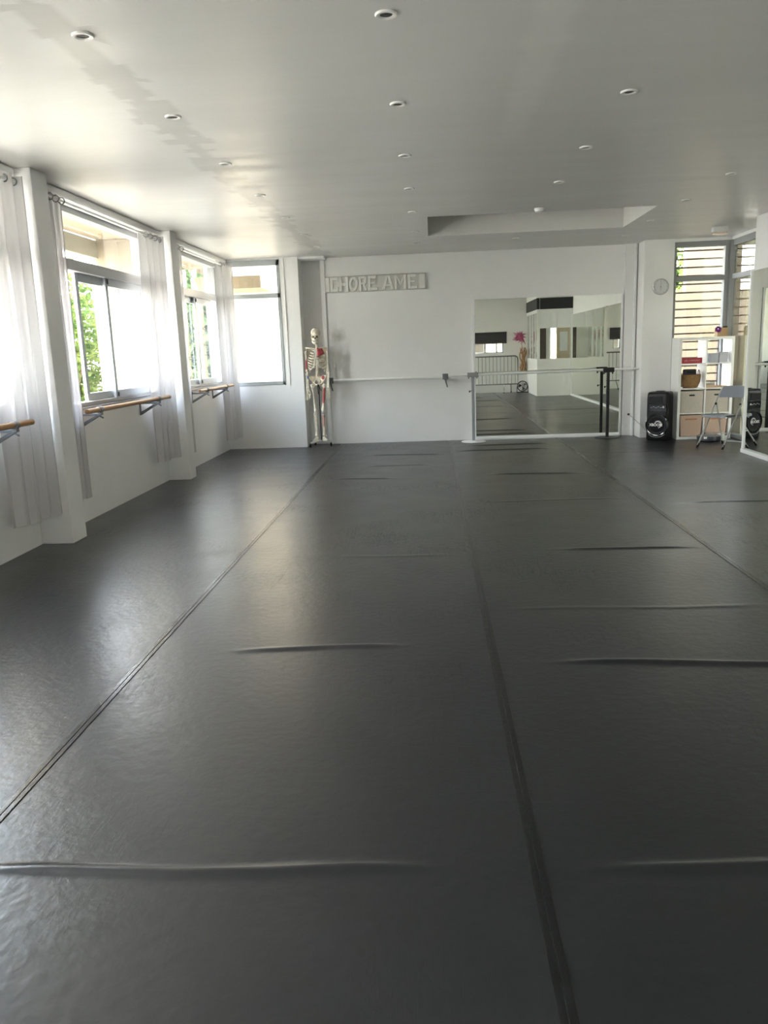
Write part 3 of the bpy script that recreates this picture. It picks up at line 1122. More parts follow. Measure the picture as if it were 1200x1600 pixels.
t = empty('portable_barre', (1.68, 12.62, 0))
tag(t, 'white portable barre on one grey and one black post before the back mirror', 'barre')
MB().cyl((0.30, 12.60, 1.045), (3.18, 12.60, 1.055), 0.019).build('rail', M['barre_white'], t, smooth=True, world=True)
for x, pm, bm_, lab in ((0.645, 'post_grey', 'white_trim', 'grey post on a white disc'), (2.725, 'black_metal', 'black_metal', 'black post on a black disc')):
    o = MB().box(x - 0.022, x + 0.022, 12.60, 12.644, 0.012, 1.01).build('post', M[pm], t, bevel=0.004, world=True)
    o['label'] = lab
    MB().lathe([(0.192, 0.002), (0.188, 0.010), (0.03, 0.016), (0.03, 0.02)], (x, 12.62, 0), 36).build('foot_disc', M[bm_], o, smooth=True, world=True)
    q = MB()
    q.box(x - 0.085, x + 0.085, 12.575, 12.65, 1.012, 1.082)
    q.cyl((x - 0.065, 12.612, 1.014), (x - 0.065, 12.612, 0.985), 0.012, 10)
    q.cyl((x + 0.065, 12.612, 1.014), (x + 0.065, 12.612, 0.985), 0.012, 10)
    q.build('rail_holder', M['clamp'] if pm == 'post_grey' else M['black_metal'], o, bevel=0.008, world=True)
    MB().cyl((x - 0.022, 12.622, 0.80), (x - 0.05, 12.60, 0.79), 0.006, 8).lathe([(0.004, -0.01), (0.015, -0.008), (0.015, 0.008), (0.004, 0.01)], (x - 0.055, 12.60, 0.79), 10, 'X').build('height_knob', M['black'], o, smooth=True, world=True)

# ------------------------------------------------------------------ mirrors
t = empty('studio_mirror', (1.83, 12.88, 0))
tag(t, 'large square mirror fixed on the back wall behind the portable barre', 'mirror')
bx(0.70, 2.955, 12.86, 12.875, 0.05, 2.19).build('mirror_glass', M['mirror'], t, world=True)
f = MB()
f.box(0.665, 0.70, 12.848, 12.90, 0.0, 2.195)
f.box(2.955, 2.985, 12.848, 12.90, 0.0, 2.20)
f.box(0.70, 2.955, 12.853, 12.90, 2.19, 2.20)
f.prism([(12.82, 0.0), (12.82, 0.025), (12.856, 0.055), (12.90, 0.055), (12.90, 0.0)], 'X', 0.70, 2.955)
f.build('frame', M['white_trim'], t, bevel=0.003, world=True)
bx(0.68, 2.98, 12.876, 12.899, 0.05, 2.19).build('backing_board', M['wall'], t, world=True)

t = empty('studio_mirror', (4.03, 6.4, 0))
tag(t, 'long wide mirror with white frame along the right wall', 'mirror')
bx(4.035, 4.05, 2.25, 5.80, 0.055, 2.27).build('mirror_glass', M['mirror'], t, world=True)
bx(4.035, 4.05, 5.803, 10.56, 0.055, 2.27).build('mirror_glass', M['mirror'], t, world=True)
f = MB()
f.box(4.018, 4.06, 10.555, 10.59, 0.0, 2.285)
f.box(4.018, 4.06, 2.21, 2.25, 0.0, 2.285)
f.box(4.03, 4.06, 2.25, 10.555, 2.27, 2.285)
f.prism([(4.06, 0.0), (4.06, 0.058), (4.035, 0.058), (3.985, 0.03), (3.985, 0.0)], 'Y', 2.25, 10.56) if False else f.box(3.995, 4.06, 2.25, 10.56, 0.0, 0.05)
f.build('frame', M['white_trim'], t, bevel=0.003, world=True)

# ------------------------------------------------------------------ sign
t = empty('letter_sign', (-0.84, 12.89, 2.38))
tag(t, 'long white board with raised white letters reading CHORE AME', 'sign')
BZ0, BZ1 = 2.385, 2.63
f = MB()
f.box(-1.635, -0.045, 12.882, 12.898, BZ0, BZ1)
f.box(-1.635, -0.045, 12.862, 12.882, BZ1 - 0.008, BZ1)
f.box(-1.635, -0.045, 12.862, 12.882, BZ0, BZ0 + 0.008)
f.box(-1.635, -1.625, 12.862, 12.882, BZ0, BZ1)
f.box(-0.055, -0.045, 12.862, 12.882, BZ0, BZ1)
f.build('board', M['sign_board'], t, world=True)


def sx_(v):
    return -1.635 + (v - 55) / 6.67 * 0.01007


def letter(polys):
    q = MB()
    for p in polys:
        q.prism(p, 'Y', 12.852, 12.882)
    q.build('letter', M['sign_letter'], t, bevel=0.003, world=True)


zt, zb = BZ1 - 0.012, BZ0 + 0.012
zm = (zt + zb) / 2
hh = zt - zb


def rect(v0, v1, a, b):
    return [(sx_(v0), zb + a * hh), (sx_(v1), zb + a * hh), (sx_(v1), zb + b * hh), (sx_(v0), zb + b * hh)]


def quadp(pts):
    return [(sx_(v), zb + a * hh) for v, a in pts]


letter([rect(112, 140, 0, 1), rect(140, 194, 0.78, 1), rect(140, 194, 0, 0.2), rect(178, 194, 0.2, 0.32), rect(178, 194, 0.66, 0.78)])
letter([rect(208, 234, 0, 1), rect(276, 302, 0, 1), rect(234, 276, 0.40, 0.60)])
# O as a ring of slanted blocks
op = []
for k in range(20):
    a0, a1 = 2 * PI * k / 20, 2 * PI * (k + 1) / 20
    P = lambda a, r1, r2: (354 + r1 * math.cos(a), 0.5 + r2 * math.sin(a))
    op.append(quadp([P(a0, 47, 0.5), P(a1, 47, 0.5), P(a1, 22, 0.28), P(a0, 22, 0.28)]))
letter(op)
letter([rect(410, 436, 0, 1), rect(436, 480, 0.82, 1), rect(436, 480, 0.42, 0.58), rect(466, 490, 0.5, 0.92), quadp([(448, 0.44), (472, 0.44), (500, 0), (472, 0)])])
letter([rect(508, 534, 0, 1), rect(534, 592, 0.80, 1), rect(534, 584, 0.42, 0.58), rect(534, 605, 0, 0.2)])
letter([quadp([(652, 0), (680, 0), (722, 1), (696, 1)]), quadp([(748, 0), (776, 0), (732, 1), (708, 1)]), rect(684, 748, 0.24, 0.40)])
letter([rect(786, 810, 0, 1), rect(878, 902, 0, 1), quadp([(806, 1), (810, 0.72), (852, 0.12), (852, 0.46)]), quadp([(882, 1), (880, 0.70), (842, 0.12), (842, 0.46)])])
letter([rect(920, 946, 0, 1), rect(946, 1004, 0.80, 1), rect(946, 994, 0.42, 0.58), rect(946, 1016, 0, 0.2)])
bx(sx_(1040), sx_(1098), 12.860, 12.882, zb, zt).build('block', M['sign_letter'], t, bevel=0.003, world=True)
bx(sx_(62), sx_(104), 12.860, 12.882, zb, zt).build('block', M['sign_letter'], t, bevel=0.003, world=True)

# ------------------------------------------------------------------ clock
t = empty('round_clock', (3.435, 12.478, 2.245))
tag(t, 'round pale wall clock between the back mirror and right window', 'clock')
MB().lathe([(0.112, 0.0), (0.118, -0.012), (0.118, -0.03), (0.108, -0.034), (0.104, -0.022), (0.104, 0.0)], (0, 0, 0), 40, 'Y', caps=False).build('rim', M['clock_rim'], t, smooth=True)
MB().lathe([(0.106, 0.0), (0.106, -0.016)], (0, 0, 0), 40, 'Y').build('dial', M['clock_face'], t)
for k in range(12):
    a = 2 * PI * k / 12
    p = Vector((math.sin(a), 0, math.cos(a)))
    MB().cyl(p * 0.085 + Vector((0, -0.017, 0)), p * 0.098 + Vector((0, -0.017, 0)), 0.002, 6).build('hour_mark', M['bracket'], t)
for a, L, r in ((R(178), 0.055, 0.0022), (R(2), 0.085, 0.0016)):
    MB().cyl((0, -0.019, 0), (math.sin(a) * L, -0.019, math.cos(a) * L), r, 8).build('hand', M['post_grey'], t)
MB().lathe([(0.007, -0.016), (0.007, -0.023)], (0, 0, 0), 12, 'Y').build('hub', M['bracket'], t)


# ------------------------------------------------------------------ ceiling lamps
def downlight(x, y, lab):
    t = empty('downlight', (x, y, H))
    tag(t, lab, 'ceiling light', 'recessed ceiling downlights')
    MB().lathe([(0.030, 0.0), (0.028, -0.004), (0.034, -0.009), (0.046, -0.009), (0.050, -0.004), (0.050, 0.0)], (0, 0, 0), 28, caps=False).build('ring', M['lamp_ring'], t, smooth=True)
    MB().lathe([(0.029, -0.003), (0.020, -0.0015), (0.008, -0.004), (0.002, -0.005)], (0, 0, 0), 24, caps=True).build('lamp', M['lamp_can'], t, smooth=True)
    return t


ORD = ['first', 'second', 'third', 'fourth', 'fifth', 'sixth', 'seventh']
ROWS = [(-1.54, [3.88, 5.17, 6.44, 7.72, 9.02, 10.32, 11.52], 'in the row beside the left windows'),
        (-0.16, [3.86, 5.17, 6.48, 7.76, 9.04, 10.5, 11.62], 'in the row down the middle of the ceiling'),
        (1.21, [5.19, 6.52, 7.80, 11.6], 'in the row leading to the ceiling recess'),
        (2.75, [7.81, 9.11, 10.5, 11.82], 'in the row nearest the right wall')]
proto = None
for x, ys, lab in ROWS:
    for k, y in enumerate(ys):
        L = '%s round ceiling downlight from the camera %s' % (ORD[k], lab)
        if proto is None:
            proto = downlight(x, y, L)
        else:
            o = copy_tree(proto)
            o.location = (x, y, H)
            o['label'] = L
t = empty('smoke_detector', (1.21, 9.2, H))
tag(t, 'small round white smoke detector at the front edge of the ceiling recess', 'smoke detector')
MB().lathe([(0.05, 0.0), (0.05, -0.015), (0.042, -0.03), (0.036, -0.042), (0.02, -0.048)], (0, 0, 0), 28).build('housing', M['white_plastic'], t, smooth=True)
MB().lathe([(0.038, -0.034), (0.040, -0.037), (0.037, -0.040)], (0, 0, 0), 28, caps=False).build('sensor_slot', M['bracket'], t, smooth=True)
t = empty('emergency_light', (3.88, 11.35, H))
tag(t, 'white box emergency light on the ceiling in front of the right window', 'ceiling light')
bx(-0.10, 0.10, -0.05, 0.05, -0.075, 0.0).build('housing', M['white_plastic'], t, bevel=0.012)
bx(-0.09, 0.09, -0.045, 0.045, -0.10, -0.074).build('lamp_cover', M['exit_lens'], t, bevel=0.01)


# ------------------------------------------------------------------ skeleton and its stand
def bone(q, p0, p1, rs, re_, n=10):
    p0, p1 = Vector(p0), Vector(p1)
    ts = (0, .03, .08, .17, .5, .83, .92, .97, 1)
    rs, re_ = rs * 1.2, re_ * 1.15
    rr = (re_ * .6, re_, re_ * .95, rs * 1.15, rs, rs * 1.15, re_ * .95, re_, re_ * .6)
    q.tube([p0.lerp(p1, t) for t in ts], list(rr), n)


SK = Vector((-1.785, 12.60, 0))
st = empty('skeleton_stand', SK)
tag(st, 'white wheeled stand with black rod carrying the skeleton in the corner', 'stand')
q = MB()
for ax, ay in ((-0.155, -0.12), (0.165, -0.02), (-0.12, 0.20), (0.13, 0.20)):
    q.tube([(0, 0.06, 0.085), (ax * 0.5, 0.06 + (ay - 0.06) * 0.5, 0.08), (ax, ay, 0.065)], 0.016, 8)
q.build('base', M['white_plastic'], st, smooth=True)
for ax, ay in ((-0.155, -0.12), (0.165, -0.02), (-0.12, 0.20), (0.13, 0.20)):
    MB().lathe([(0.008, -0.013), (0.027, -0.011), (0.027, 0.011), (0.008, 0.013)], (ax, ay, 0.027), 16, 'X').cyl((ax, ay, 0.03), (ax, ay, 0.07), 0.008, 8).build('caster', M['black'], st, smooth=True)
MB().cyl((0, 0.06, 0.08), (0.0, 0.06, 1.56), 0.008, 10).build('rod', M['black_metal'], st, smooth=True)

sk = empty('skeleton_model', SK)
tag(sk, 'life size ivory anatomy skeleton with red painted muscles hanging on its stand', 'skeleton')
# skull
q = MB()
q.ell((0, 0.005, 1.768), 0.076, 0.09, 0.080, 20, 14)
q.ell((0, -0.045, 1.70), 0.058, 0.042, 0.058, 16, 10)
q.ell((-0.054, -0.05, 1.705), 0.016, 0.03, 0.014, 10, 8)
q.ell((0.054, -0.05, 1.705), 0.016, 0.03, 0.014, 10, 8)
q.ell((0, -0.075, 1.735), 0.05, 0.016, 0.013, 12, 8)
q.ell((0, -0.082, 1.708), 0.010, 0.012, 0.022, 10, 8)
q.ell((0, -0.070, 1.668), 0.030, 0.022, 0.022, 12, 8)
skull = q.build('skull', M['bone'], sk, smooth=True)
for sgn in (-1, 1):
    MB().ell((sgn * 0.027, -0.085, 1.716), 0.019, 0.010, 0.016, 12, 8).build('eye_socket_shade', M['bone_recess'], skull, smooth=True)
MB().ell((0, -0.092, 1.689), 0.010, 0.007, 0.013, 10, 8).build('nose_cavity_shade', M['bone_recess'], skull, smooth=True)
MB().ell((0, 0.0, 1.848), 0.012, 0.012, 0.006, 10, 6).build('crown_hole_shade', M['bone_recess'], skull, smooth=True)  # dark oval painted as the hole in the crown
q = MB()
q.tube([(-0.05, 0.0, 1.69), (-0.048, -0.02, 1.645), (-0.03, -0.062, 1.625), (0, -0.078, 1.618), (0.03, -0.062, 1.625), (0.048, -0.02, 1.645), (0.05, 0.0, 1.69)], [0.008, 0.013, 0.016, 0.018, 0.016, 0.013, 0.008], 10)
q.build('mandible', M['bone'], sk, smooth=True)
q = MB()
for k in range(9):
    q.box(-0.024 + k * 0.0053, -0.0195 + k * 0.0053, -0.088, -0.078, 1.640, 1.657)
q.build('teeth', M['bone_pale'], skull, bevel=0.001)
# spine
q = MB()
nv = 26
for k in range(nv):
    z = 1.63 - k * (1.63 - 1.10) / nv
    y = 0.02 + 0.022 * math.sin((1.63 - z) * 9)
    r = 0.014 + 0.010 * k / nv
    q.lathe([(r * .8, -0.008), (r, -0.006), (r * .92, 0), (r, 0.006), (r * .8, 0.008)], (0, y, z), 12)
    q.cyl((-r * 2.0, y + 0.012, z), (r * 2.0, y + 0.012, z), 0.004, 6)
    q.cyl((0, y + 0.01, z), (0, y + 0.045, z - 0.012), 0.004, 6)
q.tube([(0, 0.03, 1.64), (0, 0.03, 1.5), (0, 0.02, 1.3), (0, 0.02, 1.1)], 0.009, 8)
q.build('spine', M['bone'], sk, smooth=True)
# ribs
q = MB()
car = MB()
for sgn in (-1, 1):
    for k in range(10):
        z = 1.535 - k * 0.030
        wd = (0.058, 0.082, 0.100, 0.112, 0.120, 0.125, 0.127, 0.125, 0.118, 0.105)[k]
        dp = 0.055 + 0.035 * min(1, k / 4)
        drop = 0.035 + 0.012 * k
        pts = []
        end = 1.0 if k < 7 else 0.86 - 0.1 * (k - 7)
        for i in range(13):
            s = i / 12 * end
            a = PI / 2 - s * PI * 0.93
            pts.append((sgn * (0.012 + wd * math.cos(a) * (1 if s > .05 else .8)), 0.025 + dp * math.sin(a) * 0.95 - 0.015, z - drop * s))
        q.tube(pts, [0.0066] * 13, 6, flat=1.5)
        if k < 8:
            x, y, zz = pts[-1]
            car.tube([(x, y, zz), (sgn * 0.03, -0.085, zz + 0.012 + 0.012 * max(0, k - 3)), (sgn * 0.012, -0.082, max(1.385, zz + 0.02 + 0.016 * max(0, k - 3)))], 0.0062, 6)
q.build('ribs', M['bone'], sk, smooth=True)
car.build('costal_cartilage', M['bone_pale'], sk, smooth=True)
q = MB()
q.prism([(-0.022, 1.525), (0.022, 1.525), (0.026, 1.49), (0.014, 1.47), (0.016, 1.40), (0.006, 1.36), (-0.006, 1.36), (-0.016, 1.40), (-0.014, 1.47), (-0.026, 1.49)], 'Y', -0.092, -0.080)
q.build('sternum', M['bone_pale'], sk, bevel=0.003)
for sgn in (-1, 1):
    MB().tube([(sgn * 0.02, -0.085, 1.53), (sgn * 0.07, -0.08, 1.545), (sgn * 0.12, -0.05, 1.548), (sgn * 0.165, -0.02, 1.548)], [0.009, 0.007, 0.007, 0.009], 8).build('clavicle', M['bone'], sk, smooth=True)
    q = MB()
    q.prism([(sgn * 0.06, 1.52), (sgn * 0.155, 1.545), (sgn * 0.15, 1.49), (sgn * 0.085, 1.38)], 'Y', 0.075, 0.083)
    q.tube([(sgn * 0.07, 0.085, 1.515), (sgn * 0.13, 0.06, 1.548), (sgn * 0.17, 0.01, 1.55)], [0.007, 0.009, 0.011], 8)
    q.build('scapula', M['bone'], sk, smooth=True)
    q = MB()
    bone(q, (sgn * 0.172, 0.0, 1.50), (sgn * 0.168, 0.0, 1.175), 0.0105, 0.021)
    hum = q.build('humerus', M['bone'], sk, smooth=True)
    q = MB()
    bone(q, (sgn * 0.158, -0.002, 1.175), (sgn * 0.150, -0.03, 0.925), 0.0070, 0.0125)
    ul = q.build('ulna', M['bone'], sk, smooth=True)
    q = MB()
    bone(q, (sgn * 0.178, -0.006, 1.165), (sgn * 0.172, -0.035, 0.925), 0.0070, 0.0120)
    q.build('radius', M['bone'], sk, smooth=True)
    q = MB()
    cx = sgn * 0.162
    for k in range(6):
        q.ell((cx + (-0.014 + 0.014 * (k % 3)), -0.035, 0.912 - 0.014 * (k // 3)), 0.009, 0.009, 0.008, 8, 6)
    for k in range(4):
        x0 = cx + (k - 1.5) * 0.011
        L = (0.145, 0.16, 0.152, 0.13)[k]
        spread = (k - 1.5) * 0.012
        p = [(x0, -0.036, 0.892), (x0 + spread * .5, -0.04, 0.892 - L * .42), (x0 + spread * .8, -0.05, 0.892 - L * .7), (x0 + spread, -0.066, 0.892 - L * .95)]
        for i in range(3):
            bone(q, p[i], p[i + 1], 0.0032, 0.0052, 7)
    bone(q, (cx - sgn * 0.02, -0.04, 0.898), (cx - sgn * 0.045, -0.06, 0.855), 0.0035, 0.0058, 7)
    bone(q, (cx - sgn * 0.045, -0.06, 0.855), (cx - sgn * 0.048, -0.07, 0.818), 0.0032, 0.005, 7)
    q.build('hand', M['bone'], sk, smooth=True)
    # legs
    hx, kx, ax = sgn * 0.083, sgn * 0.060, sgn * 0.058
    q = MB()
    bone(q, (hx + sgn * 0.018, -0.0, 0.99), (kx, -0.01, 0.565), 0.0125, 0.026)
    q.tube([(hx + sgn * 0.018, 0, 0.975), (hx - sgn * 0.008, 0, 1.0)], [0.012, 0.012], 8)
    q.ell((hx - sgn * 0.014, 0, 1.005), 0.022, 0.022, 0.022, 12, 8)
    fem = q.build('femur', M['bone'], sk, smooth=True)
    MB().ell((kx, -0.04, 0.56), 0.017, 0.009, 0.019, 10, 8).build('patella', M['bone'], sk, smooth=True)
    q = MB()
    bone(q, (kx, -0.01, 0.548), (ax, 0.0, 0.165), 0.0115, 0.024)
    tib = q.build('tibia', M['bone'], sk, smooth=True)
    q = MB()
    bone(q, (kx + sgn * 0.026, 0.008, 0.53), (ax + sgn * 0.022, 0.006, 0.150), 0.0050, 0.0095)
    q.build('fibula', M['bone'], sk, smooth=True)
    q = MB()
    q.ell((ax, 0.03, 0.128), 0.020, 0.034, 0.020, 12, 8)
    q.ell((ax, -0.01, 0.142), 0.022, 0.026, 0.016, 12, 8)
    for k in range(5):
        x0 = ax + (k - 2) * 0.009
        x1 = ax + sgn * 0.022 + (k - 2) * 0.015
        bone(q, (x0, -0.03, 0.136), (x1, -0.095, 0.112), 0.0048, 0.0075, 7)
        bone(q, (x1, -0.095, 0.112), (x1 + sgn * 0.004, -0.14, 0.102), 0.0038, 0.006, 7)
    q.ell((ax, -0.03, 0.138), 0.024, 0.018, 0.012, 12, 8)
    q.build('foot', M['bone'], sk, smooth=True)
    if sgn > 0:
        o = MB().tube([(0.097, -0.004, 0.93), (0.09, -0.006, 0.85), (0.078, -0.008, 0.74), (0.068, -0.009, 0.655)], [0.0165, 0.0175, 0.0165, 0.014], 10).build('painted_muscle', M['muscle_red'], fem, smooth=True)
        o['label'] = 'red thigh muscle paint'
        MB().tube([(0.0605, -0.014, 0.50), (0.0595, -0.009, 0.42), (0.0585, -0.004, 0.30)], [0.0165, 0.0145, 0.0135], 10).build('painted_muscle', M['muscle_pink'], tib, smooth=True)
        MB().tube([(0.044, -0.022, 0.535), (0.058, -0.034, 0.525), (0.075, -0.024, 0.535)], 0.009, 8).tube([(0.076, -0.02, 0.50), (0.075, -0.018, 0.47)], 0.007, 8).build('painted_insertion', M['muscle_blue'], tib, smooth=True)
    else:
        MB().tube([(-0.170, -0.004, 1.36), (-0.169, -0.004, 1.27), (-0.168, -0.003, 1.20)], [0.0125, 0.0145, 0.0135], 10).build('painted_muscle', M['muscle_red'], hum, smooth=True)
        MB().tube([(-0.158, -0.008, 1.12), (-0.156, -0.014, 1.07)], [0.0125, 0.0115], 10).build('painted_insertion', M['muscle_blue'], ul, smooth=True)
# red chest muscle on the figure's left
q = MB()
nx_, nz_ = 8, 6
gr = []
for i in range(nz_ + 1):
    row = []
    for j in range(nx_ + 1):
        s = j / nx_
        a = -PI / 2 + s * 1.25
        wd = 0.070 + 0.04 * (i / nz_)
        zz = 1.545 - 0.135 * (i / nz_) * (1 - 0.35 * s)
        row.append(q.bm.verts.new((0.022 + wd * math.cos(a) * 1.05, 0.01 + 0.108 * math.sin(a), zz)))
    gr.append(row)
for i in range(nz_):
    for j in range(nx_):
        q.bm.faces.new((gr[i][j], gr[i][j + 1], gr[i + 1][j + 1], gr[i + 1][j]))
o = q.build('chest_muscle', M['muscle_red'], sk, smooth=True)
o['label'] = 'red painted chest muscle'
m_ = o.modifiers.new('thick', 'SOLIDIFY')
m_.thickness = 0.006
# pelvis
q = MB()
for sgn in (-1, 1):
    # iliac wing as a curved thick plate
    n1, n2 = 8, 5
    gr = []
    for i in range(n1 + 1):
        s = i / n1
        top = (sgn * (0.035 + 0.095 * math.sin(s * PI * 0.62)), 0.06 - 0.11 * s, 1.10 + 0.04 * math.sin(s * PI * 0.85) - 0.03 * s)
        bot = (sgn * (0.045 + 0.035 * s), 0.045 - 0.045 * s, 1.02)
        gr.append([q.bm.verts.new(Vector(top).lerp(Vector(bot), k / n2) + Vector((0, -0.008 * math.sin(PI * k / n2), 0))) for k in range(n2 + 1)])
    for i in range(n1):
        for k in range(n2):
            q.bm.faces.new((gr[i][k], gr[i + 1][k], gr[i + 1][k + 1], gr[i][k + 1]))
wing = q.build('iliac_wings', M['bone'], sk, smooth=True)
m_ = wing.modifiers.new('thick', 'SOLIDIFY')
m_.thickness = 0.010
q = MB()
ring = []
for k in range(20):
    a = 2 * PI * k / 20
    ring.append((0.062 * math.cos(a), 0.0 - 0.055 * math.sin(a), 1.02 - 0.045 * math.sin(a)))
q.tube(ring, 0.010, 8, closed=True)
for sgn in (-1, 1):
    q.tube([(sgn * 0.035, -0.05, 0.98), (sgn * 0.055, -0.03, 0.95), (sgn * 0.062, 0.0, 0.935), (sgn * 0.07, 0.01, 0.97)], [0.009, 0.009, 0.012, 0.014], 8)
q.prism([(-0.045, 1.11), (0.045, 1.11), (0.03, 1.03), (0.008, 0.97), (-0.008, 0.97), (-0.03, 1.03)], 'Y', 0.045, 0.062)
q.build('pelvis', M['bone'], sk, smooth=True)
MB().ell((0.088, -0.018, 1.085), 0.026, 0.012, 0.032, 12, 8).build('painted_muscle', M['muscle_red'], wing, smooth=True)['label'] = 'red hip muscle paint'
q = MB()
q.tube([(0.005, -0.06, 0.985), (-0.002, -0.065, 0.93), (0.004, -0.06, 0.85), (0.006, -0.06, 0.835)], [0.009, 0.006, 0.005, 0.008], 8)
q.tube([(0.005, -0.06, 0.985), (0.03, -0.065, 0.93), (0.048, -0.06, 0.895), (0.05, -0.06, 0.885)], [0.008, 0.005, 0.005, 0.007], 8)
q.build('hanging_straps', M['black'], sk, smooth=True)

# ------------------------------------------------------------------ party speaker
SP = Vector((3.41, 12.20, 0))
SPR = R(-30)
t = empty('party_speaker', SP, SPR)
tag(t, 'tall black party speaker standing on the floor under the clock', 'speaker')
w2, d2, hS = 0.16, 0.155, 0.715


def rrect(w, d, r, n=6):
    pts = []
    for cx, cy, a0 in ((w - r, d - r, 0), (-w + r, d - r, 90), (-w + r, -d + r, 180), (w - r, -d + r, 270)):
        for k in range(n + 1):
            a = R(a0 + 90 * k / n)
            pts.append((cx + r * math.cos(a), cy + r * math.sin(a)))
    return pts


def body(rings):
    q = MB()
    out = []
    for z, s, r in rings:
        out.append([(x, y, z) for x, y in rrect(w2 * s, d2 * s, r)])
    q.rings(out)
    return q


body([(0.0, .90, .03), (0.012, .96, .035), (0.03, 1, .04), (0.62, 1, .04), (0.685, .98, .045), (0.708, .93, .045), (hS, .86, .04)]).build('cabinet', M['black'], t, smooth=True)
MB().box(-0.128, 0.085, -d2 - 0.006, -d2 + 0.02, 0.555, 0.655).build('grille', M['grille'], t, bevel=0.006)
MB().box(-0.135, 0.135, -d2 - 0.004, -d2 + 0.02, 0.43, 0.545).build('control_panel', M['black_gloss'], t, bevel=0.006)
q = MB()
for k in range(5):
    a = -0.10 + k * 0.035
    q.box(a, a + 0.024, -d2 - 0.0065, -d2 - 0.003, 0.487 + 0.012 * (k % 2), 0.494 + 0.012 * (k % 2))
q.box(0.075, 0.10, -d2 - 0.0065, -d2 - 0.003, 0.485, 0.51)
q.build('button_marks', M['silver'], t, bevel=0.001)
zc = 0.235
MB().lathe([(0.165, 0.02), (0.168, -0.012), (0.160, -0.022), (0.148, -0.02), (0.140, -0.006)], (0, -d2, zc), 48, 'Y', caps=False).build('woofer_ring', M['black_gloss'], t, smooth=True)
wf = MB().lathe([(0.146, 0.0), (0.140, -0.006), (0.09, 0.004), (0.05, 0.008), (0.0, 0.008)], (0, -d2, zc), 48, 'Y').build('woofer', M['grille'], t, smooth=True)
# silver crescent behind the lettering
q = MB()
cr = []
for k in range(25):
    a = R(-75 + k * 240 / 24)
    th = 0.020 * math.sin(PI * min(1, max(0.12, k / 24)))
    cr.append((a, 0.036 + 0.004, 0.036 + 0.004 + 0.006 + th))
for (a0, i0, o0), (a1, i1, o1) in zip(cr, cr[1:]):
    q.prism([(i0 * math.cos(a0) + 0.012, zc + i0 * math.sin(a0)), (o0 * math.cos(a0) + 0.012, zc + o0 * math.sin(a0)), (o1 * math.cos(a1) + 0.012, zc + o1 * math.sin(a1)), (i1 * math.cos(a1) + 0.012, zc + i1 * math.sin(a1))], 'Y', -d2 - 0.010, -d2 - 0.006)
q.build('crescent_mark', M['silver'], wf)
text_part('XBOOM', 0.054, 0.003, 'lettering', M['white_print'], wf, (-0.012, -d2 - 0.013, zc - 0.002), Matrix.Rotation(R(90), 3, 'X'), offset=0.0012, sx=0.95)
q = MB()
q.tube([(0.115, -d2 - 0.004, 0.345), (0.135, -d2 - 0.02, 0.32), (0.15, -d2 - 0.004, 0.285)], 0.008, 8)
q.build('side_trim', M['silver'], t, smooth=True)
q = MB()
q.tube([(-0.12, -d2 - 0.004, 0.10), (-0.07, -d2 - 0.014, 0.062), (0, -d2 - 0.016, 0.052), (0.07, -d2 - 0.014, 0.062), (0.12, -d2 - 0.004, 0.10)], 0.006, 8)
q.build('lower_trim', M['robot_grey'], t, smooth=True)
MB().box(-0.06, 0.06, -0.05, 0.05, hS - 0.004, hS + 0.012).build('top_knob_plate', M['grille'], t, bevel=0.006)

q = MB()
q.box(3.165, 3.19, 12.815, 12.85, 0.30, 0.36) if False else q.lathe([(0.018, -0.02), (0.018, 0.0)], (3.10, 12.84, 0.335), 12, 'Y')
t = empty('power_cable', (3.10, 12.82, 0.33))
tag(t, 'thin cable with black plug running from wall to party speaker', 'cable')
q.build('plug', M['black'], t, smooth=True, world=True)
MB().tube([(3.10, 12.815, 0.33), (3.13, 12.70, 0.30), (3.19, 12.42, 0.20), (3.24, 12.30, 0.13), (3.29, 12.27, 0.10)], 0.005, 8).build('cord', M['cable'], t, smooth=True, world=True)

# ------------------------------------------------------------------ cube shelf and what it holds
KX0, KX1, KY0, KY1, KH = 3.635, 4.425, 12.10, 12.485, 1.49
t = empty('cube_shelf', ((KX0 + KX1) / 2, (KY0 + KY1) / 2, 0))
tag(t, 'white eight cube open shelf standing in front of the right window', 'shelf')
q = MB()
q.box(KX0, KX0 + 0.038, KY0, KY1, 0, KH)
q.box(KX1 - 0.038, KX1, KY0, KY1, 0, KH)
q.box(KX0 + 0.038, KX1 - 0.038, KY0, KY1, KH - 0.038, KH)
q.box(KX0 + 0.038, KX1 - 0.038, KY0, KY1, 0, 0.038)
q.build('frame', M['shelf'], t, bevel=0.002, world=True)
KM = (KX0 + KX1) / 2
LV = [0.038, 0.391, 0.752, 1.115]
for z in (0.375, 0.737, 1.10):
    bx(KX0 + 0.038, KX1 - 0.038, KY0 + 0.002, KY1, z, z + 0.016).build('shelf_board', M['shelf'], t, world=True)
for i in range(4):
    z0 = LV[i]
    z1 = (0.375, 0.737, 1.10, KH - 0.038)[i]
    bx(KM - 0.008, KM + 0.008, KY0 + 0.002, KY1, z0, z1).build('divider', M['shelf'], t, world=True)


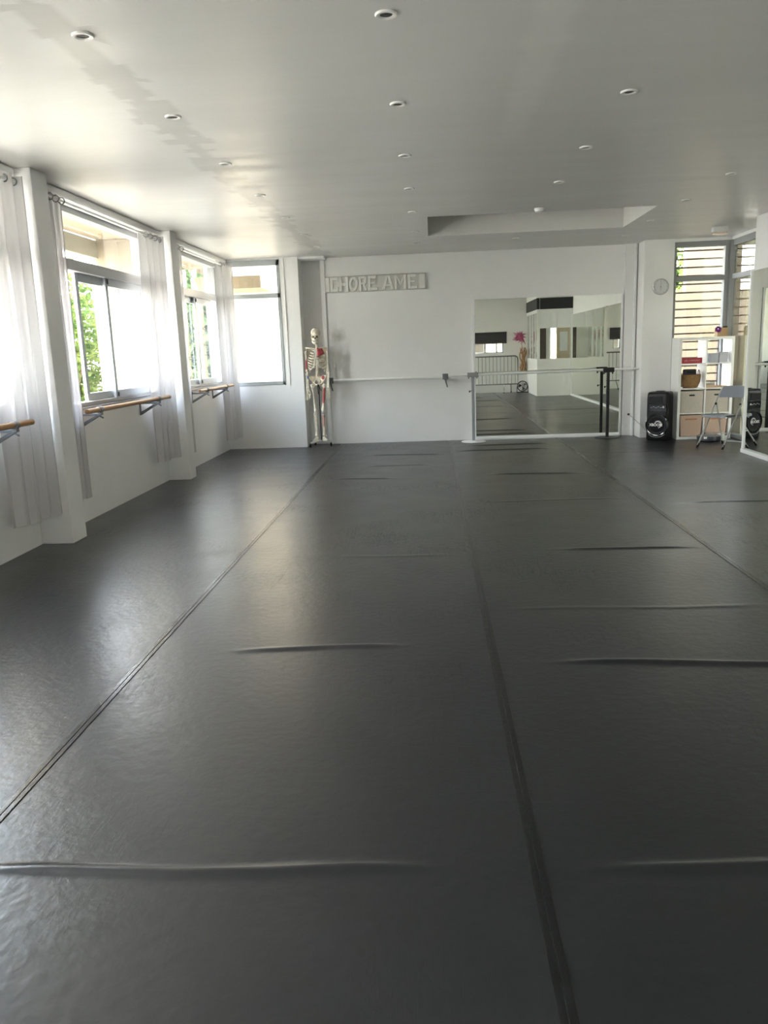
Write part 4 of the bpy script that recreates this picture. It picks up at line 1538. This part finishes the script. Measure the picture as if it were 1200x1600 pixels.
def storage_box(x0, x1, z0, h, m, inset, label, handle):
    t = empty('storage_box', ((x0 + x1) / 2, 12.29, z0))
    tag(t, label, 'box', 'fabric boxes in the cube shelf')
    y0, y1 = 12.125, 12.45
    lo = [(x0 + inset, y0 + 0.004, z0 + 0.001), (x1 - inset, y0 + 0.004, z0 + 0.001), (x1 - inset, y1, z0 + 0.001), (x0 + inset, y1, z0 + 0.001)]
    hi = [(x0 + 0.004, y0, z0 + h), (x1 - 0.004, y0, z0 + h), (x1 - 0.004, y1, z0 + h), (x0 + 0.004, y1, z0 + h)]
    hi2 = [(x0 + 0.012, y0 + 0.008, z0 + h), (x1 - 0.012, y0 + 0.008, z0 + h), (x1 - 0.012, y1 - 0.008, z0 + h), (x0 + 0.012, y1 - 0.008, z0 + h)]
    lo2 = [(a + (0.008 if i in (0, 3) else -0.008), b + (0.008 if i < 2 else -0.008), z0 + 0.01) for i, (a, b, _) in enumerate(lo)]
    MB().rings([lo, hi, hi2, lo2]).build('body', m, t, world=True, bevel=0.002)
    xm = (x0 + x1) / 2
    if handle == 'slot':
        bx(xm - 0.04, xm + 0.04, y0 - 0.003, y0 + 0.006, z0 + h - 0.075, z0 + h - 0.052).build('handle_slot', M['black'], t, bevel=0.003, world=True)
    else:
        bx(xm - 0.085, xm + 0.085, y0 - 0.006, y0 + 0.004, z0 + h - 0.072, z0 + h - 0.05).build('handle', M['leather'], t, bevel=0.003, world=True)


xa0, xa1, xb0, xb1 = KX0 + 0.045, KM - 0.012, KM + 0.012, KX1 - 0.045
storage_box(xa0, xa1, LV[1], 0.322, M['box_beige'], 0.004, 'beige fabric box with black handle slot in the left column', 'slot')
storage_box(xb0, xb1, LV[1], 0.322, M['box_beige'], 0.004, 'beige fabric box with black handle slot behind the chair back', 'slot')
storage_box(xa0, xa1, LV[0], 0.318, M['box_tan'], 0.028, 'rose tan fabric box with leather handle at bottom left of shelf', 'strap')
storage_box(xb0, xb1, LV[0], 0.318, M['box_tan'], 0.028, 'rose tan fabric box at bottom right of shelf under the chair seat', 'strap')

t = empty('red_sign', (3.835, 12.15, LV[3]))
tag(t, 'small dark red lettered sign on the top left shelf', 'sign')
bx(3.69, 3.98, 12.14, 12.16, LV[3], LV[3] + 0.082).build('panel', M['red'], t, bevel=0.002, world=True)
text_part('LES 1 PAPOTEZ', 0.036, 0.002, 'lettering', M['red_print'], t, (0.0, -0.011, 0.040), Matrix.Rotation(R(90), 3, 'X'), sx=0.92)

t = empty('basket', (3.86, 12.28, LV[2]))
tag(t, 'brown woven basket with loop handle on the shelf below the red sign', 'basket')
MB().lathe([(0.095, 0.0), (0.112, 0.012), (0.140, 0.08), (0.150, 0.15), (0.152, 0.198), (0.146, 0.198), (0.143, 0.15), (0.130, 0.08), (0.100, 0.02), (0.0, 0.016)], (0, 0, 0.001), 40, sx=1.0, sy=0.92).build('bowl', M['basket'], t, smooth=True)
q = MB()
for yo in (-0.05, 0.05):
    pass
q.tube([(0.120, -0.04, 0.18), (0.124, -0.035, 0.235), (0.122, 0.0, 0.262), (0.124, 0.035, 0.235), (0.120, 0.04, 0.18)], 0.007, 8)
q.build('handle', M['basket'], t, smooth=True)
t = empty('pouch', (3.85, 12.29, LV[2] + 0.03))
tag(t, 'navy black pouch sticking out of the woven basket', 'pouch')
MB().box(-0.095, 0.095, -0.03, 0.03, 0.0, 0.245).build('body', M['navy'], t, bevel=0.018)
bx(-0.05, 0.075, -0.034, -0.028, 0.19, 0.215).build('flap_strap', M['black'], t, bevel=0.002)

t = empty('gift_box', (4.165, 12.24, LV[3]))
tag(t, 'lower lavender grey cube box on the top right shelf', 'box', 'grey boxes on the shelf')
bx(-0.06, 0.06, -0.06, 0.06, 0, 0.115).build('body', M['grey_box'], t, bevel=0.003)
bx(-0.062, 0.062, -0.062, 0.062, 0.115, 0.135).build('lid', M['grey_box'], t, bevel=0.003)
t = empty('gift_box', (4.295, 12.22, LV[3]))
tag(t, 'taller lavender grey cube box on the top right shelf, nearest the right side', 'box', 'grey boxes on the shelf')
bx(-0.062, 0.062, -0.062, 0.062, 0, 0.130).build('body', M['grey_box'], t, bevel=0.003)
bx(-0.064, 0.064, -0.064, 0.064, 0.130, 0.152).build('lid', M['grey_box'], t, bevel=0.003)

t = empty('wooden_tray', (4.2, 12.24, LV[2]))
tag(t, 'flat pale wooden tray on the right shelf above the beige box', 'tray')
bx(-0.155, 0.155, -0.11, 0.11, 0, 0.010).build('base', M['tan_wood'], t, bevel=0.002)
q = MB()
q.box(-0.155, 0.155, -0.11, -0.102, 0.010, 0.022).box(-0.155, 0.155, 0.102, 0.11, 0.010, 0.022).box(-0.155, -0.147, -0.102, 0.102, 0.010, 0.022).box(0.147, 0.155, -0.102, 0.102, 0.010, 0.022)
q.build('rim', M['tan_wood'], t, bevel=0.002)

t = empty('cardboard_box', (4.285, 12.29, KH))
tag(t, 'small brown cardboard box on top of the cube shelf', 'box')
q = MB()
q.box(-0.075, 0.075, -0.06, -0.055, 0, 0.125).box(-0.075, 0.075, 0.055, 0.06, 0, 0.125).box(-0.075, -0.07, -0.055, 0.055, 0, 0.125).box(0.07, 0.075, -0.055, 0.055, 0, 0.125).box(-0.07, 0.07, -0.055, 0.055, 0, 0.005)
q.build('carton', M['card'], t)
t = empty('camera_case', (4.325, 12.29, KH + 0.006))
tag(t, 'black case showing above the rim of the cardboard box', 'case')
bx(-0.035, 0.035, -0.04, 0.04, 0, 0.142).build('shell', M['black'], t, bevel=0.008)
t = empty('rosette', (4.213, 12.215, KH + 0.105))
tag(t, 'purple rosette with pale centre leaning on the cardboard box', 'rosette')
q = MB()
for k in range(16):
    a = 2 * PI * k / 16
    u = Vector((math.cos(a), 0, math.sin(a)))
    v = Vector((-math.sin(a), 0, math.cos(a)))
    c0 = u * 0.036
    q.rings([[c0 + u * 0.019 * math.cos(b) + v * 0.008 * math.cos(b + 1.2) + Vector((0, -0.010 + 0.008 * math.sin(b), 0)) for b in (0, 1.57, 3.14, 4.71)], [c0 * 0.35 + u * 0.008 * math.cos(b) + Vector((0, -0.013 + 0.004 * math.sin(b), 0)) for b in (0, 1.57, 3.14, 4.71)]])
q.lathe([(0.040, 0.0), (0.040, -0.006)], (0, 0, 0), 24, 'Y')
q.build('petals', M['purple'], t, smooth=True)
MB().ell((-0.004, -0.018, 0.004), 0.011, 0.006, 0.011, 12, 8).build('centre', M['purple_light'], t, smooth=True)

# ------------------------------------------------------------------ folding chair (faces camera left)
fl, fr_ = Vector((3.645, 11.16, 0)), Vector((3.875, 10.845, 0))
fc = (fl + fr_) / 2
sdir = (fr_ - fl).normalized()
bdir = Vector((-sdir.y, sdir.x, 0))
if bdir.x < 0:
    bdir = -bdir
hw = (fr_ - fl).length / 2
t = empty('folding_chair', fc)
tag(t, 'grey folding chair with silver tube legs in front of the cube shelf', 'chair')


def cp(s, b, z):
    p = sdir * s + bdir * b
    return Vector((p.x, p.y, z))


for s in (-hw, hw):
    q = MB()
    q.tube([cp(s, 0, 0.03), cp(s, 0.27, 0.44), cp(s, 0.44, 0.70), cp(s * 0.98, 0.50, 0.80)], 0.0115, 10)
    o = q.build('front_leg', M['chair_metal'], t, smooth=True)
    MB().tube([cp(s, -0.012, 0.0), cp(s, 0.02, 0.055)], 0.0145, 10).build('foot_cap', M['rubber'], o, smooth=True)
    si = s * 0.90
    q = MB()
    q.tube([cp(si, 0.36, 0.575), cp(si, 0.40, 0.44), cp(si, 0.52, 0.05), cp(si, 0.525, 0.022)], 0.0095, 10)
    o = q.build('rear_leg', M['chair_metal'], t, smooth=True)
    MB().tube([cp(si, 0.52, 0.055), cp(si, 0.53, 0.0)], 0.0135, 10).build('foot_cap', M['rubber'], o, smooth=True)
    MB().ell(cp(s * 0.96, 0.355, 0.575), 0.016, 0.016, 0.020, 10, 8).build('pivot_joint', M['black'], t, smooth=True)
q = MB()
q.tube([cp(-hw * 0.9, 0.52, 0.05), cp(hw * 0.9, 0.52, 0.05)], 0.0095, 8)
q.build('rear_crossbar', M['chair_metal'], t, smooth=True)
q = MB()
q.tube([cp(-hw, 0.115, 0.205), cp(hw, 0.115, 0.205)], 0.007, 8)
q.build('front_crossbar', M['chair_metal'], t, smooth=True)
q = MB()
out = []
for b, z, w_ in ((0.06, 0.435, 0.90), (0.07, 0.452, 0.98), (0.24, 0.448, 1.0), (0.42, 0.440, 0.92), (0.43, 0.43, 0.88)):
    out.append((b, z, w_ * hw * 0.93))
top = [cp(-w_, b, z) for b, z, w_ in out] + [cp(w_, b, z) for b, z, w_ in reversed(out)]
bot = [p - Vector((0, 0, 0.028)) for p in top]
q.rings([bot, top])
q.build('seat', M['chair_grey'], t, bevel=0.008)
q = MB()
q.tube([cp(-hw * 0.95, 0.07, 0.418), cp(hw * 0.95, 0.07, 0.418), cp(hw * 0.9, 0.42, 0.408), cp(-hw * 0.9, 0.42, 0.408)], 0.007, 8, closed=True)
q.build('seat_rail', M['chair_metal'], t, smooth=True)
# curved backrest panel between the long tubes
q = MB()
rg = []
for k in range(9):
    s = -1 + 2 * k / 8
    bow = 0.045 * (1 - s * s)
    zt = 0.805 + 0.012 * (1 - s * s)
    zb_ = 0.655 + 0.006 * (1 - s * s)
    bt, bb = 0.50, 0.41
    rg.append([cp(s * hw * 1.02, bt + bow - 0.008, zt), cp(s * hw * 1.02, bt + bow + 0.010, zt), cp(s * hw * 1.02, bb + bow + 0.010, zb_), cp(s * hw * 1.02, bb + bow - 0.008, zb_)])
q.rings(rg)
q.build('backrest', M['chair_grey'], t, bevel=0.006, smooth=True)

# ------------------------------------------------------------------ robot vacuum
t = empty('robot_vacuum', (4.03, 11.86, 0))
tag(t, 'round dark robot vacuum on the floor under the folding chair', 'vacuum')
MB().lathe([(0.150, 0.008), (0.165, 0.014), (0.168, 0.06), (0.162, 0.075)], (0, 0, 0), 40).build('body', M['robot_dark'], t, smooth=True)
MB().lathe([(0.160, 0.074), (0.155, 0.084), (0.06, 0.088), (0.06, 0.096), (0.0, 0.097)], (0, 0, 0), 40).build('lid', M['robot_grey'], t, smooth=True)
MB().box(-0.115, -0.055, -0.148, -0.118, 0.045, 0.072).build('label_sticker', M['white_print'], t, bevel=0.003)
t = empty('charging_dock', (4.25, 11.98, 0))
tag(t, 'small white charging dock on the floor beside the robot vacuum', 'dock')
bx(-0.05, 0.05, -0.005, 0.05, 0, 0.10).build('housing', M['white_plastic'], t, bevel=0.01)
bx(-0.05, 0.05, -0.08, -0.005, 0, 0.012).build('base_plate', M['white_plastic'], t, bevel=0.003)

# ------------------------------------------------------------------ things behind the camera, seen in the mirrors
t = empty('crowd_barrier', (1.7, 0.12, 0))
tag(t, 'grey steel crowd barrier seen in the back mirror', 'barrier')
X0b, X1b = 0.80, 2.72
yb = 0.12
fr2 = []
for cx, cz, a0 in ((X1b - 0.10, 1.06, 90), ):
    pass
path = [(X0b, yb, 0.28), (X0b, yb, 1.05)]
for k in range(7):
    a = R(180 - 15 * k)
    path.append((X0b + 0.10 + 0.10 * math.cos(a), yb, 1.05 + 0.10 * math.sin(a)))
for k in range(7):
    a = R(90 - 15 * k)
    path.append((X1b - 0.10 + 0.10 * math.cos(a), yb, 1.05 + 0.10 * math.sin(a)))
path += [(X1b, yb, 1.05), (X1b, yb, 0.28)]
MB().tube(path, 0.018, 10, closed=True).build('frame', M['barrier'], t, smooth=True, world=True)
k = 0
x = X0b + 0.115
while x < X1b - 0.05:
    MB().cyl((x, yb, 0.28), (x, yb, 1.14), 0.007, 8).build('upright', M['barrier'], t, smooth=True, world=True)
    x += 0.115
for x in (1.05, 2.30):
    o = MB().tube([(x, yb, 0.28), (x - 0.02, yb + 0.10, 0.15), (x - 0.03, yb + 0.2, 0.02)], 0.014, 8).tube([(x + 0.20, yb, 0.28), (x + 0.22, yb - 0.12, 0.15), (x + 0.23, yb - 0.2, 0.02)], 0.014, 8).build('foot', M['barrier'], t, smooth=True, world=True)
    MB().cyl((x - 0.03, yb + 0.2, 0), (x - 0.03, yb + 0.2, 0.05), 0.02, 8).cyl((x + 0.23, yb - 0.2, 0), (x + 0.23, yb - 0.2, 0.05), 0.02, 8).build('foot_cap', M['rubber'], o, world=True)

t = empty('roller_blind', (1.43, -0.32, 1.88))
tag(t, 'charcoal roller blind half lowered over the window seen in the mirror', 'blind')
bx(0.42, 2.42, -0.325, -0.322, 1.56, 1.86).build('fabric', M['blind'], t, world=True)
MB().cyl((0.42, -0.318, 1.88), (2.42, -0.318, 1.88), 0.028).build('roller', M['blind'], t, smooth=True, world=True)
MB().cyl((0.42, -0.323, 1.555), (2.42, -0.323, 1.555), 0.010, 10).build('bottom_bar', M['blind'], t, smooth=True, world=True)

t = empty('floor_fan', (2.87, 0.10, 0))
tag(t, 'round black floor fan in the front corner, seen in the mirror', 'fan')
q = MB()
for yy, rr in ((-0.05, 0.150), (0.05, 0.150), (0.0, 0.165), (0.075, 0.10), (0.08, 0.05)):
    q.tube([(rr * math.cos(2 * PI * k / 28), yy, 0.20 + rr * math.sin(2 * PI * k / 28)) for k in range(28)], 0.008 if rr > 0.14 else 0.003, 6, closed=True)
for k in range(20):
    a = 2 * PI * k / 20
    q.tube([(0.03 * math.cos(a), 0.082, 0.20 + 0.03 * math.sin(a)), (0.10 * math.cos(a), 0.075, 0.20 + 0.10 * math.sin(a)), (0.150 * math.cos(a), 0.05, 0.20 + 0.15 * math.sin(a)), (0.165 * math.cos(a), 0.0, 0.20 + 0.165 * math.sin(a))], 0.0025, 5)
q.build('cage', M['black_metal'], t, smooth=True)
for k in range(3):
    a0 = 2 * PI * k / 3 + 0.4
    q = MB()
    rr = []
    for i in range(6):
        a = a0 + 0.18 * i
        rr.append([(r * math.cos(a), 0.035 - 0.011 * i + dy, 0.20 + r * math.sin(a)) for r, dy in ((0.03, 0), (0.125, 0), (0.125, -0.003), (0.03, -0.003))])
    q.rings(rr)
    q.build('blade', M['fan_blade'], t, smooth=True)
MB().lathe([(0.034, -0.06), (0.034, 0.05), (0.02, 0.065)], (0, 0, 0.20), 20, 'Y').build('hub', M['fan_blade'], t, smooth=True)
MB().tube([(-0.172, 0, 0.20), (-0.175, 0.02, 0.06), (-0.175, 0.10, 0.012), (0.175, 0.10, 0.012), (0.175, 0.02, 0.06), (0.172, 0, 0.20)], 0.011, 8).tube([(-0.175, 0.02, 0.06), (-0.175, -0.10, 0.012), (0.175, -0.10, 0.012), (0.175, 0.02, 0.06)], 0.011, 8).build('stand', M['black_metal'], t, smooth=True)

t = empty('driftwood_sculpture', (2.90, -0.24, 0.62))
tag(t, 'pale twisted driftwood sculpture on the wall, seen in the mirror', 'sculpture')
q = MB()
for k in range(7):
    x0 = random.uniform(-.10, .12)
    pts = []
    for i in range(8):
        z = 0.05 + i * 0.105
        pts.append((x0 * (0.7 + .3 * i / 7) + 0.045 * math.sin(i * 1.1 + k * 2), 0.02 * math.sin(i + k) + 0.03 * math.cos(k * 2.2), z))
    q.tube(pts, [0.028, 0.03, 0.024, 0.026, 0.020, 0.022, 0.017, 0.008], 8)
q.build('branches', M['drift'], t, smooth=True)
bx(-0.05, 0.05, -0.11, -0.03, 0.18, 0.26).build('wall_mount', M['drift'], t, bevel=0.008)
t = empty('feather_flower', (2.82, -0.15, 1.38))
tag(t, 'magenta feather flower on a thin stem, seen in the mirror', 'flower')
MB().tube([(0.07, 0.03, -0.10), (0.05, 0.02, 0.1), (0.0, 0, 0.30)], 0.008, 8).build('stem', M['drift'], t, smooth=True)
q = MB()
for k in range(70):
    a = random.uniform(0, 2 * PI)
    el = random.uniform(-0.7, 1.2)
    d = Vector((math.cos(a) * math.cos(el) - 0.5, math.sin(a) * math.cos(el) * 0.35, math.sin(el))).normalized()
    L = random.uniform(0.10, 0.26)
    p0 = Vector((0.02, 0, 0.33)) + Vector((random.uniform(-.06, .06), random.uniform(-.03, .03), random.uniform(-.06, .06)))
    q.tube([p0, p0 + d * L * .5, p0 + d * L + Vector((0, 0, -.02))], [0.012, 0.016, 0.002], 5)
q.build('feathers', M['feather'], t, smooth=True)
MB().ell((0.03, 0.0, 0.33), 0.075, 0.05, 0.10, 14, 10).build('flower_head', M['feather'], t, smooth=True)

# inside the office
d = struct(bx(3.46, 3.66, YF, YF + 0.03, 0, 2.02).build('door_1', M['doorway_shade']), 'dark panel painted as the shaded doorway inside the office')  # dark slab stands for the shade in an open doorway
d = struct(empty('door_2', (4.16, YF + 0.05, 0)), 'cream door inside the office')
bx(3.985, 4.40, YF + 0.002, YF + 0.045, 0, 2.06).build('door_leaf', M['cream_panel'], d, world=True)
MB().tube([(4.36, YF + 0.045, 1.0), (4.36, YF + 0.075, 1.0), (4.30, YF + 0.075, 1.0)], 0.008, 8).build('door_handle', M['chair_metal'], d, smooth=True, world=True)
o = bx(4.09, 4.33, YF + 0.046, YF + 0.050, 1.25, 1.84).build('notice', M['paper'])
tag(o, 'white paper notice taped on the cream office door', 'notice')
